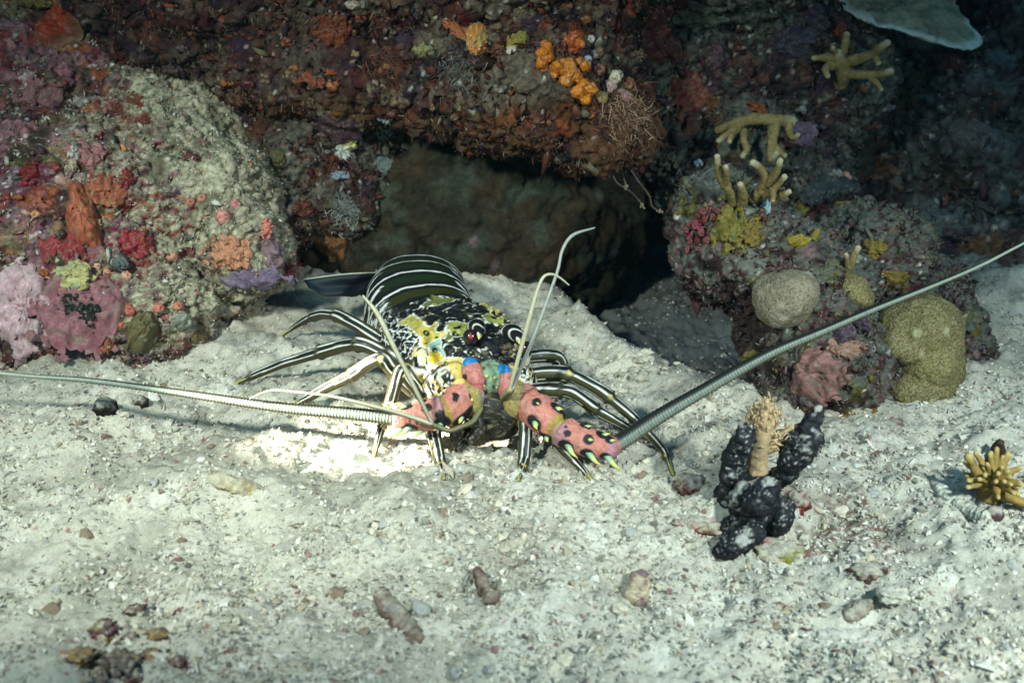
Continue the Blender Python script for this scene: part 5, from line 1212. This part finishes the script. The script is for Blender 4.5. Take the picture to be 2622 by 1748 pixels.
C_('cup_sponge', 2110, 480, 84, 30, L(52, 62, 64), .016, 'dark grey shelf sponge right of the coral fingers', 'sponge', rot=8, lob=.15)
C_('mustard_sponge', 1865, 585, 52, 62, L(124, 112, 34), .006, 'broad mustard sponge on the left end of the outcrop', 'sponge', lob=.5, freq=1.9)
C_('mustard_sponge', 1925, 600, 34, 40, L(132, 110, 40), .005, 'mustard sponge right of the broad one', 'sponge', lob=.5, freq=1.9)
C_('mustard_sponge', 2036, 618, 24, 20, L(166, 142, 34), .008, 'yellow bead of sponge above the dome coral', 'sponge', lob=.2)
C_('mustard_sponge', 2085, 612, 16, 14, L(150, 128, 40), .007, 'small yellow bead right of the larger bead', 'sponge', lob=.2)
C_('mustard_sponge', 2240, 632, 30, 26, L(140, 116, 38), .006, 'yellow brown sponge on the far top of the outcrop', 'sponge', lob=.4)
C_('mustard_sponge', 2292, 712, 40, 20, L(142, 116, 40), .006, 'ochre sponge just above the lobster whip', 'sponge', lob=.4)
C_('mustard_sponge', 2048, 530, 22, 36, L(128, 118, 44), .006, 'olive yellow sponge high behind the outcrop', 'sponge', lob=.4)
C_('mustard_sponge', 1920, 915, 24, 20, L(110, 100, 30), .006, 'small olive yellow sponge in the shaded flank of the outcrop', 'sponge', lob=.4)
C_('rose_crust', 2090, 960, 96, 70, L(152, 106, 98), .006, 'rose pink crust on the lower front of the outcrop', 'coralline algae', lob=.3, freq=1.4)
C_('rose_crust', 2165, 890, 40, 30, L(160, 120, 100), .005, 'salmon crust beside the notched coral', 'coralline algae', lob=.35)
C_('purple_lump', 2160, 850, 32, 44, L(96, 78, 92), .010, 'dusky purple sponge lump touching the whip', 'sponge', rot=-20, lob=.2)
C_('purple_lump', 2205, 830, 26, 28, L(88, 70, 84), .010, 'second purple lump against the notched coral', 'sponge', lob=.2)
C_('orange_crust', 2205, 1062, 56, 18, L(140, 84, 36), .006, 'orange brown crust at the foot of the outcrop', 'sponge', lob=.3)
C_('wine_crust', 2085, 1075, 46, 26, L(86, 40, 40), .005, 'wine red crust at the foot of the outcrop', 'sponge', lob=.4)
C_('white_crust', 1960, 528, 16, 13, L(170, 196, 196), .006, 'white flake beside the red sea squirts', 'sponge', lob=.4)
C_('white_crust', 1790, 420, 12, 12, L(170, 196, 206), .005, 'pale blue flake below the antler coral', 'sponge', lob=.6)

# ---- sea squirts and small knobs
for k, (px, py, r, c1, lab) in enumerate((
    (570, 558, 20, L(214, 128, 112), 'pink ball shaped sea squirt above the peach sponge'), (518, 508, 12, L(200, 118, 86), 'orange ball right of its twin on the sandy slope'),
    (488, 518, 12, L(190, 104, 70), 'orange ball left of its twin on the sandy slope'), (602, 524, 14, L(206, 128, 120), 'flat pink sea squirt above the ball'),
    (440, 655, 16, L(220, 140, 110), 'pale orange sea squirt below the crimson crust'), (248, 682, 10, L(220, 158, 118), 'peach sea squirt, leftmost of the row under the crust'),
    (274, 700, 12, L(214, 138, 104), 'peach sea squirt, second in the row under the crust'), (299, 692, 8, L(210, 134, 104), 'peach sea squirt, third in the row under the crust'),
    (322, 706, 13, L(222, 150, 112), 'peach sea squirt, fourth in the row under the crust'), (332, 796, 17, L(190, 84, 54), 'red orange sea squirt beside the grey sponge'),
    (404, 788, 14, L(216, 112, 82), 'orange sea squirt left of the pair'), (455, 784, 12, L(214, 110, 80), 'orange sea squirt, right one of the pair'), (424, 812, 10, L(196, 84, 60), 'red sea squirt below the pair'),
    (310, 833, 9, L(200, 90, 62), 'tiny red sea squirt at the boulder foot'), (65, 548, 12, L(214, 160, 120), 'cream bead near the left edge'), (92, 548, 11, L(220, 150, 80), 'orange bead near the left edge'),
    (1312, 132, 15, L(204, 180, 160), 'white tipped sponge bulb on the ledge'), (1575, 196, 17, L(200, 190, 150), 'cream bulb at the end of the ledge'), (1562, 222, 16, L(190, 144, 136), 'pink bulb below the cream one'),
    (1606, 216, 16, L(180, 104, 34), 'orange bulb at the ledge corner'), (1602, 246, 14, L(180, 120, 118), 'rosy bulb below the orange one'), (1540, 248, 16, L(170, 132, 60), 'ochre bulb under the cream one'),
    (1632, 262, 12, L(140, 84, 30), 'brown orange bulb at the ledge tip'), (1520, 140, 11, L(156, 160, 172), 'grey bulb right of the amber clump'), (1505, 150, 10, L(150, 156, 168), 'second grey bulb touching the first'), (1510, 100, 11, L(200, 196, 180), 'white bulb on top of the amber clump'),
    (1535, 180, 13, L(150, 84, 36), 'dull orange bulb between the clump and the ledge corner'), (2148, 222, 9, L(210, 150, 130), 'small pink bead under the star coral'), (2162, 455, 15, L(214, 140, 112), 'pink bead on the dark shelf sponge'), (2258, 1040, 12, L(196, 112, 92), 'pink bead under the notched coral'))):
    knob('sea_squirt', px, py, r, c1, lab, 'sea squirt', stretch=.9)
for k in range(34):
    px, py = (R.normal(1815, 30), R.normal(562, 20)) if k < 22 else (R.normal(1780, 16), R.normal(620, 20))
    o = knob('sea_squirt', px, py, R.uniform(6, 11), L(96, 28, 34) * R.uniform(.6, 1.2), 'dark red bead in the sea squirt cluster left of the mustard sponge', 'sea squirt', 'dark red sea squirt cluster', tip=L(122, 62, 66))
    if o: TO_RANK.append((o, 'dark red bead', 'in the red cluster on the outcrop'))
def knob_cluster(cx, cy, n, sp, cols, where):
    """a few bumps of one colony grown together: one thing"""
    h = hit(cx, cy)
    if h is None: return
    bag = Bag(); cc = cols[R.integers(len(cols))][1]
    for j in range(n):
        hh = hit(cx + R.normal() * sp, cy + R.normal() * sp * .7)
        if hh is None or abs(hh[0].y - h[0].y) > .03: continue
        p, nn, e1, e2 = frame(hh, .8); s = mpp(hh[0].y) * R.uniform(4, 10); v, f = blob(p + nn * s * .2, (s, s, s * R.uniform(.6, 1.1)), 2, .6, 1.6, int(R.integers(90)))
        k = np.clip(1 + .6 * fbm((v - p) / s * 2, 2, j), .3, 1.7)[:, None]; cl = cc * .75 * R.uniform(.6, 1.3); bag.add(v, f, mix(np.tile(cl, (len(v), 1)) * k, np.array([.22, .21, .17]), sstep(.1, .4, fbm((v - p) / s * 3, 2, j + 5)) * .5))
    if not bag.n: return
    v, f, c = bag.out(); return v, f, c
KC = [('rusty', L(120, 58, 30)), ('maroon', L(92, 38, 36)), ('tan', L(140, 110, 76)), ('orange', L(156, 92, 40)), ('taupe', L(92, 76, 66)), ('grey', L(124, 122, 108)), ('plum', L(74, 38, 48))]
def clusters(count, region, cols, place, lim):
    for k in range(count):
        px = R.uniform(*region[0]); py = lim(px); i = R.integers(len(cols)); r_ = knob_cluster(px, py, int(R.integers(3, 8)), R.uniform(5, 9), [cols[i]], place)
        if r_: TO_RANK.append((mk('sponge_cluster', *r_, M_SOFT, label='x', cat='sponge', group='sponge clumps %s' % place, kind='thing'), '%s sponge clump' % cols[i][0], place))
clusters(42, ((430, 1620),), KC, 'on the ledge face', lambda x: R.uniform(5, np.interp(x, [430, 850, 1100, 1600], [180, 290, 300, 370])))
clusters(30, ((5, 330),), [('red', L(150, 58, 50)), ('orange', L(166, 92, 56)), ('mauve', L(140, 100, 108)), ('plum', L(80, 50, 60)), ('cream', L(180, 164, 136)), ('brown', L(70, 52, 44))], 'on the left boulder', lambda x: R.uniform(190, 900))
clusters(34, ((1680, 2300),), [('grey', L(110, 108, 98)), ('tan', L(120, 104, 80)), ('rusty', L(96, 54, 40)), ('plum', L(72, 54, 64)), ('pale', L(140, 146, 138))], 'on the right hand reef', lambda x: R.uniform(120, 1000))

# ---- filaments: hydroids, turf and algae (nobody could count them)
def blades(name, P, N, ln, col, label, w=.00025, droop=(0, 0, 0), jit=.7, cat=None):
    n = len(P); D = N * .8 + RNG.normal(size=(n, 3)) * jit + np.asarray(droop); D /= np.linalg.norm(D, axis=1)[:, None]
    S = np.cross(D, RNG.normal(size=(n, 3))); S /= np.linalg.norm(S, axis=1)[:, None]; l = ln * RNG.uniform(.5, 1.4, n)[:, None]; b = P - D * .0008
    K = RNG.normal(size=(n, 3)) * .22
    mid = b + D * l * .55; D2 = D + K; tip = b + (D * .5 + D2 * .5) * l + K * l * .3; Wd = S * w
    V = np.stack([b - Wd, b + Wd, mid + Wd * .8 + K * l * .15, mid - Wd * .8 + K * l * .15, tip], 1).reshape(-1, 3); i = np.arange(n)[:, None] * 5
    F4 = i + np.array([[0, 1, 2, 3]]); F3 = i + np.array([[3, 2, 4]]); c = np.repeat(np.asarray(col) * RNG.uniform(.6, 1.35, (n, 1)), 5, 0)
    return mk(name, V, [F4, F3], c, M_TURF, kind='stuff', label=label)
def pick(name, n, cond):
    for ob, bv, co, no in ROCKS:
        if ob.name == name:
            ix = np.nonzero(cond(co, no))[0]
            if len(ix) == 0: return np.zeros((0, 3)), np.zeros((0, 3)), ix
            ix = RNG.choice(ix, n); return co[ix] + RNG.normal(size=(n, 3)) * .0004, no[ix], ix
def mixcols(n, pal): return np.array([p for p in pal])[RNG.integers(len(pal), size=n)]
def clumpy(co, f, s, t): return perlin(co * f, s) > t
n = 24000; P, N, _ = pick('reef_boulder', n, lambda c, o: (c[:, 0] > -.30) & clumpy(c, 60, 5, -.1)); blades('turf', P, N, .0024, mixcols(n, [np.array([.40, .38, .28]), np.array([.24, .22, .15]), np.array([.12, .11, .07]), np.array([.50, .48, .38])]), 'sand coloured turf algae on the left boulder', .0003)
n = 9000; P, N, _ = pick('reef_ledge', n, lambda c, o: (o[:, 2] < .15) & clumpy(c, 40, 7, .02)); blades('turf', P, N, .005, mixcols(n, [np.array([.14, .10, .07]), np.array([.20, .14, .09]), np.array([.22, .20, .14]), np.array([.10, .06, .05])]), 'brown hydroid and algae turf under the ledge', .00022, droop=(0, -.2, -.7))
n = 5000; P, N, _ = pick('reef_pillar', n, lambda c, o: clumpy(c, 50, 9, .0)); blades('turf', P, N, .0034, mixcols(n, [np.array([.12, .10, .09]), np.array([.18, .17, .14]), np.array([.10, .05, .05])]), 'dark turf algae on the reef column', .00022, droop=(0, 0, -.3))
n = 7000; P, N, _ = pick('reef_outcrop', n, lambda c, o: clumpy(c, 55, 11, .0)); blades('turf', P, N, .0028, mixcols(n, [np.array([.16, .165, .13]), np.array([.24, .24, .19]), np.array([.10, .085, .06])]), 'grey turf algae on the right outcrop', .00025)
n = 6000; P, N, _ = pick('reef_wall', n, lambda c, o: clumpy(c, 40, 13, .02)); blades('turf', P, N, .0036, mixcols(n, [np.array([.14, .15, .13]), np.array([.22, .23, .20]), np.array([.10, .08, .07])]), 'dull turf algae on the shadowed wall', .00028)
n = 5000; P, N, _ = pick('reef_slope', n, lambda c, o: clumpy(c, 26, 15, .05)); blades('turf', P, N, .006, mixcols(n, [np.array([.12, .14, .13]), np.array([.20, .22, .20])]), 'dim turf on the far reef slope', .0005)
n = 3000; P, N, _ = pick('rubble_rock', n, lambda c, o: clumpy(c, 50, 15, -.1)); blades('turf', P, N, .0035, mixcols(n, [np.array([.24, .26, .22]), np.array([.16, .17, .14])]), 'grey turf on the low rock at the right edge', .0003)
def clutter(name, n, cond, size, pal, label):
    P, N, ix = pick(name, n, cond)
    if len(P) == 0: return
    r = RNG; S = size * np.exp(r.normal(size=n) * .45)
    O = np.array([[1, 0, 0], [-1, 0, 0], [0, 1, 0], [0, -1, 0], [0, 0, 1], [0, 0, -1.]]); O = O[None] * (1 + .5 * r.uniform(-1, 1, (n, 6, 1))) + .3 * r.normal(size=(n, 6, 3))
    O *= np.stack([r.uniform(.8, 2.2, n), r.uniform(.4, 1, n), r.uniform(.3, .8, n)], 1)[:, None] * S[:, None, None]
    q = r.normal(size=(n, 4)); q /= np.linalg.norm(q, axis=1)[:, None]; w, x, y, z = q.T
    Mx = np.stack([1 - 2 * (y * y + z * z), 2 * (x * y - w * z), 2 * (x * z + w * y), 2 * (x * y + w * z), 1 - 2 * (x * x + z * z), 2 * (y * z - w * x), 2 * (x * z - w * y), 2 * (y * z + w * x), 1 - 2 * (x * x + y * y)], 1).reshape(n, 3, 3)
    V = np.einsum('nij,nkj->nki', Mx, O) + (P + N * S[:, None] * .2)[:, None]
    T = np.array([[0, 2, 4], [2, 1, 4], [1, 3, 4], [3, 0, 4], [2, 0, 5], [1, 2, 5], [3, 1, 5], [0, 3, 5]]); F = (np.arange(n)[:, None, None] * 6 + T).reshape(-1, 3)
    c = np.repeat(hsel(r.random(n), pal) * r.uniform(.5, 1.3, (n, 1)), 6, 0)
    mk('encrusting_growth', V.reshape(-1, 3), F, c, M_SOFT, smooth=True, kind='stuff', label=label)
clutter('reef_boulder', 8000, lambda c, o: clumpy(c, 45, 25, -.05), .0011, [(4, np.array([.36, .34, .25])), (2, np.array([.16, .14, .10])), (1, np.array([.28, .12, .12])), (1, np.array([.5, .48, .42])), (.6, np.array([.40, .18, .08]))], 'tiny crusts and shell bits on the left boulder')
clutter('reef_ledge', 11000, lambda c, o: clumpy(c, 40, 27, -.1), .0015, PAL_LEDGE, 'tiny sponges and tube worms crowding the ledge')
clutter('reef_pillar', 5000, lambda c, o: clumpy(c, 45, 29, -.1), .0013, PAL_LEDGE + [(1, L(130, 136, 130))], 'tiny growth crowding the reef column')
clutter('reef_wall', 5000, lambda c, o: clumpy(c, 40, 31, -.1), .0017, PAL_DARK, 'tiny growth crowding the shadowed wall')
clutter('reef_outcrop', 6000, lambda c, o: clumpy(c, 45, 33, -.05), .0011, PAL_RIGHT, 'tiny growth and grit on the right outcrop')
clutter('reef_slope', 3500, lambda c, o: clumpy(c, 25, 35, -.1), .0028, PAL_DARK, 'dim small growth on the far slope')
def tuft(name, px, py, n, ln, spread, col, label, cat, droop=(0, 0, 0), jit=.6, w=.0002, z=None):
    h = hit(px, py)
    if h is None: return
    p, nn, e1, e2 = frame(h, .8); s = mpp(h[0].y) * spread; a = RNG.normal(size=(n, 2)) * s * .5
    P = p + np.outer(a[:, 0], e1) + np.outer(a[:, 1], e2); o = blades(name, P, np.tile(nn, (n, 1)), ln, mixcols(n, col), label, w, droop, jit); o['kind'] = 'thing'; o['category'] = cat; return o
BG = [L(190, 160, 130), L(160, 124, 100), L(150, 130, 104), L(120, 90, 74)]
tuft('hydroid_tuft', 1605, 300, 700, .0105, 58, BG, 'beige hydroid tuft at the tip of the ledge', 'hydroid')
tuft('hydroid_tuft', 1640, 345, 500, .007, 44, [L(120, 92, 70), L(90, 60, 48)], 'brown hydroid tuft under the ledge tip', 'hydroid', droop=(0, 0, -.5))
tuft('hydroid_tuft', 1430, 125, 160, .009, 40, [L(150, 110, 96), L(120, 86, 76)], 'sparse pinkish hydroids among the amber sponges', 'hydroid')
tuft('hydroid_tuft', 1010, 170, 500, .011, 60, [L(96, 60, 54), L(110, 76, 64), L(84, 62, 54)], 'reddish feathery hydroid on the ledge front', 'hydroid', droop=(.3, 0, -.8))
tuft('hydroid_tuft', 890, 530, 700, .0075, 46, [L(150, 158, 148), L(120, 126, 118), L(170, 176, 166)], 'pale fuzzy tuft at the foot of the reef column', 'hydroid')
tuft('red_alga', 702, 762, 1500, .010, 44, [L(96, 52, 56), L(120, 76, 76), L(70, 38, 44)], 'maroon feathery alga below the small lobe of the boulder', 'alga', droop=(.1, 0, -.9), jit=.5)
tuft('red_alga', 735, 690, 500, .007, 26, [L(110, 66, 66), L(84, 48, 52)], 'dusky red alga at the right edge of the boulder lobe', 'alga', jit=.5)
tuft('hydroid_tuft', 1150, 185, 400, .006, 70, [L(120, 128, 120), L(90, 96, 92)], 'grey fringe of hydroids below the orange sponge', 'hydroid', droop=(0, 0, -.6))
tuft('hydroid_tuft', 1860, 300, 260, .006, 40, [L(120, 124, 108), L(90, 92, 80)], 'drab hydroid tuft above the antler coral', 'hydroid')
# hanging strands under the ledge tip
def strand(pts, r, label, barbs):
    bag = Bag(); V, F, u, th, C = tube(pts, [r, r, r * .8], 40, 6); bag.add(V, F, L(150, 136, 110))
    for i in range(2, 38):
        for sgn in (-1, 1):
            if barbs < R.random(): continue
            b = C[i]; t = b + np.array([sgn * .0022, 0, R.uniform(-.001, .0012)]); w = np.array([0, 0, .00018]); bag.add(np.array([b - w, b + w, t]), np.array([[0, 1, 2]]), L(130, 120, 100) * R.uniform(.7, 1.2))
    for k in range(10):
        v, f = blob(C[-1 - k // 3] + R.normal(size=3) * .0008, (.0008, .0006, .0008), 1, .4, 2, k); bag.add(v, f, L(190, 176, 140))
    v, f, c = bag.out(); mk('hydroid_strand', v, f, c, M_TURF, label=label, cat='hydroid')
strand(LP((1572, 385, .86), (1570, 430, .858), (1578, 465, .856), (1620, 495, .855), (1650, 532, .854)), .00035, 'leftmost hydroid strand hanging under the ledge tip', .5)
strand(LP((1585, 385, .858), (1592, 430, .856), (1604, 480, .855)), .0005, 'short straight hydroid strand hanging under the ledge tip', .2)
strand(LP((1592, 388, .857), (1625, 450, .855), (1662, 500, .853), (1670, 528, .852), (1696, 544, .85)), .00035, 'long barbed hydroid strand with a pale end under the ledge tip', .95)

# ------------------------------------------------------------------ loose things on the sand
def chips(n, med, sig, pymin, pymax, seed):
    r = np.random.default_rng(seed); px = r.uniform(-120, W0 + 120, n); py = pymin + (pymax - pymin) * r.random(n) ** .9
    u, v = (px - W0 / 2) / FPX, (py - H0 / 2) / FPX; d = np.stack([u, cP - v * sP, -sP - v * cP], 1); k = -CAM_H / d[:, 2]; X, Y = d[:, 0] * k, d[:, 1] * k
    for _ in range(2): Z = floor_z(X, Y, False); k = (Z - CAM_H) / d[:, 2]; X, Y = d[:, 0] * k, d[:, 1] * k
    return X, Y, Z, med * np.exp(r.normal(size=n) * sig), r
def gravel(n, med, sig, pymin, pymax, seed, label, pal, cap=.0032, thr=-.35, sink=.12):
    X, Y, Z, S, r = chips(n, med, sig, pymin, pymax, seed); S = np.minimum(S, cap)
    dens = perlin(np.stack([X, Y, X * 0], 1) * 22, 3) + .4 * r.normal(size=n) > thr; X, Y, Z, S = X[dens], Y[dens], Z[dens], S[dens]; n = len(X)
    Z = floor_z(X, Y)
    O = np.array([[1, 0, 0], [-1, 0, 0], [0, 1, 0], [0, -1, 0], [0, 0, 1], [0, 0, -1.]]); O = O[None] * (1 + .45 * r.uniform(-1, 1, (n, 6, 1))) + .25 * r.normal(size=(n, 6, 3))
    O *= np.stack([r.uniform(.75, 1.45, n), r.uniform(.6, 1, n), r.uniform(.4, .85, n)], 1)[:, None] * S[:, None, None] * .58
    q = r.normal(size=(n, 4)) * np.array([1, .35, .35, 1.2]); q /= np.linalg.norm(q, axis=1)[:, None]; w, x, y, z = q.T
    Mx = np.stack([1 - 2 * (y * y + z * z), 2 * (x * y - w * z), 2 * (x * z + w * y), 2 * (x * y + w * z), 1 - 2 * (x * x + z * z), 2 * (y * z - w * x), 2 * (x * z - w * y), 2 * (y * z + w * x), 1 - 2 * (x * x + y * y)], 1).reshape(n, 3, 3)
    V = np.einsum('nij,nkj->nki', Mx, O) + np.stack([X, Y, Z + S * sink], 1)[:, None]
    T = np.array([[0, 2, 4], [2, 1, 4], [1, 3, 4], [3, 0, 4], [2, 0, 5], [1, 2, 5], [3, 1, 5], [0, 3, 5]]); F = (np.arange(n)[:, None, None] * 6 + T).reshape(-1, 3)
    c = np.repeat(hsel(r.random(n), pal) * r.uniform(.75, 1.2, (n, 1)), 6, 0)
    return mk('gravel', V.reshape(-1, 3), F, c, M_GRAV, smooth=False, kind='stuff', label=label)
GPAL = [(5, SAND_A * 1.0), (4, SAND_C), (3, SAND_B), (2, np.array([.50, .45, .33])), (1.0, np.array([.30, .26, .20])), (.4, np.array([.30, .17, .14])), (.3, np.array([.70, .68, .60])), (.5, np.array([.14, .12, .11]))]
gravel(48000, .0014, .5, 700, 1760, 1, 'fine coral gravel and shell grit over the sand', GPAL)
gravel(7000, .0030, .35, 930, 1770, 5, 'coarser coral rubble grit gathered in drifts on the sand', [(5, SAND_A * .95), (3, SAND_C * .95), (3, SAND_B), (2, np.array([.44, .38, .27])), (1.4, np.array([.24, .20, .15])), (.5, np.array([.26, .14, .12]))], cap=.006, thr=.28, sink=.05)
# larger fragments, each one a thing
def frag_mesh(kind, seed, col):
    r = np.random.default_rng(seed)
    if kind == 'rod':
        V, F, u, th, C = tube([(-1, 0, 0), (0, r.uniform(-.2, .2), .1), (1, 0, 0)], [.28, .36, .24], 9, 8)
        V = V * (1 + .15 * fbm(V * 2.5, 2, seed))[:, None]
    elif kind == 'flake':
        V, F = blob((0, 0, 0), (1, .75, .22), 2, .35, 1.3, seed); V[:, 2] += .25 * V[:, 0] ** 2
    else:
        V, F = blob((0, 0, 0), (1, .8, .6), 2, .55, 1.6, seed)
    return raw_mesh('fragment', V, F, np.tile(col, (len(V), 1)) * (1 + .25 * fbm(V * 2, 3, seed))[:, None], smooth=False)
FR = [('white_fragment', 'flake', np.array([.66, .64, .56]), 'white coral flake', 'white coral flakes on the sand', 24),
      ('cream_fragment', 'lump', np.array([.60, .55, .42]), 'cream coral lump', 'cream coral lumps on the sand', 60),
      ('coral_twig', 'rod', np.array([.58, .54, .44]), 'broken coral twig', 'coral twigs on the sand', 60),
      ('brown_fragment', 'lump', np.array([.22, .17, .12]), 'brown rubble bit', 'brown rubble bits on the sand', 18),
      ('red_fragment', 'flake', np.array([.24, .085, .080]), 'tiny red shell chip', 'red shell chips on the sand', 16),
      ('grey_fragment', 'lump', np.array([.36, .36, .33]), 'grey rubble lump', 'grey rubble lumps on the sand', 28)]
for k, (nm, kd, colr, lab, grp, cnt) in enumerate(FR):
    ms = [frag_mesh(kd, 60 + k * 7 + j, colr) for j in range(3)]
    for m_ in ms: m_.materials.append(M_GRAV)
    X, Y, Z, S, r = chips(cnt, .0030 if nm not in ('red_fragment',) else .0017, .35, 980, 1740, 200 + k); Z = floor_z(X, Y)
    for i in range(cnt):
        o = bpy.data.objects.new(nm, ms[i % 3]); COLL.objects.link(o); s = min(S[i], .007); o.location = (X[i], Y[i], Z[i] - s * .05); o.scale = (s, s, s)
        o.rotation_euler = (r.normal() * .3, r.normal() * .3, r.uniform(0, 6.28)); tag(o, lab, 'coral rubble' if 'shell' not in lab else 'shell', grp, 'thing'); pyy = H0 / 2 - FPX * (Y[i] * sP + (Z[i] - CAM_H) * cP) / (Y[i] * cP - (Z[i] - CAM_H) * sP); TO_RANK.append((o, lab, 'on the foreground sand' if pyy > 1460 else ('on the middle sand' if pyy > 1230 else 'on the sand level with the lobster feet')))
# rubble pile on the sand rim right of the lobster
for i in range(46):
    px, py = R.normal(1625, 48), R.normal(945, 26); p = foot(px, py); s = R.uniform(.0016, .0038)
    V, F = blob((0, 0, 0), (s * R.uniform(.8, 1.5), s, s * .7), 2, .5, 1.6, i)
    o = mk('rim_rubble', V + np.array(p) + [0, 0, s * .3], F, np.array([.42, .40, .32]) * R.uniform(.6, 1.3), M_GRAV, smooth=False, label='grey rubble piece heaped on the sand rim beside the lobster', cat='coral rubble', group='rubble heap on the sand rim', kind='thing'); TO_RANK.append((o, 'grey rubble piece', 'heaped on the sand rim beside the lobster'))
rank_labels()
# ------------------------------------------------------------------ the water itself: a thin even veil
def water_haze():
    x0, x1, y0, y1, z0, z1 = -61., 61., -61., 61., -1.2, .95
    V = np.array([[x, y, z] for z in (z0, z1) for y in (y0, y1) for x in (x0, x1)]); F = np.array([[0, 2, 3, 1], [4, 5, 7, 6], [0, 1, 5, 4], [2, 6, 7, 3], [0, 4, 6, 2], [1, 3, 7, 5]])
    m = bpy.data.materials.new('water_haze'); m.use_nodes = True; nt = m.node_tree; nt.nodes.remove(nt.nodes['Principled BSDF'])
    pv = nt.nodes.new('ShaderNodeVolumePrincipled'); pv.inputs['Color'].default_value = (.45, .78, .88, 1); pv.inputs['Density'].default_value = .02; pv.inputs['Anisotropy'].default_value = .3
    nt.links.new(pv.outputs[0], nt.nodes['Material Output'].inputs['Volume'])
    put('haze', raw_mesh('haze', V, F, smooth=False), m, loc=(0, 0, 0), kind='stuff', label='blue green haze of the sea water')
water_haze()
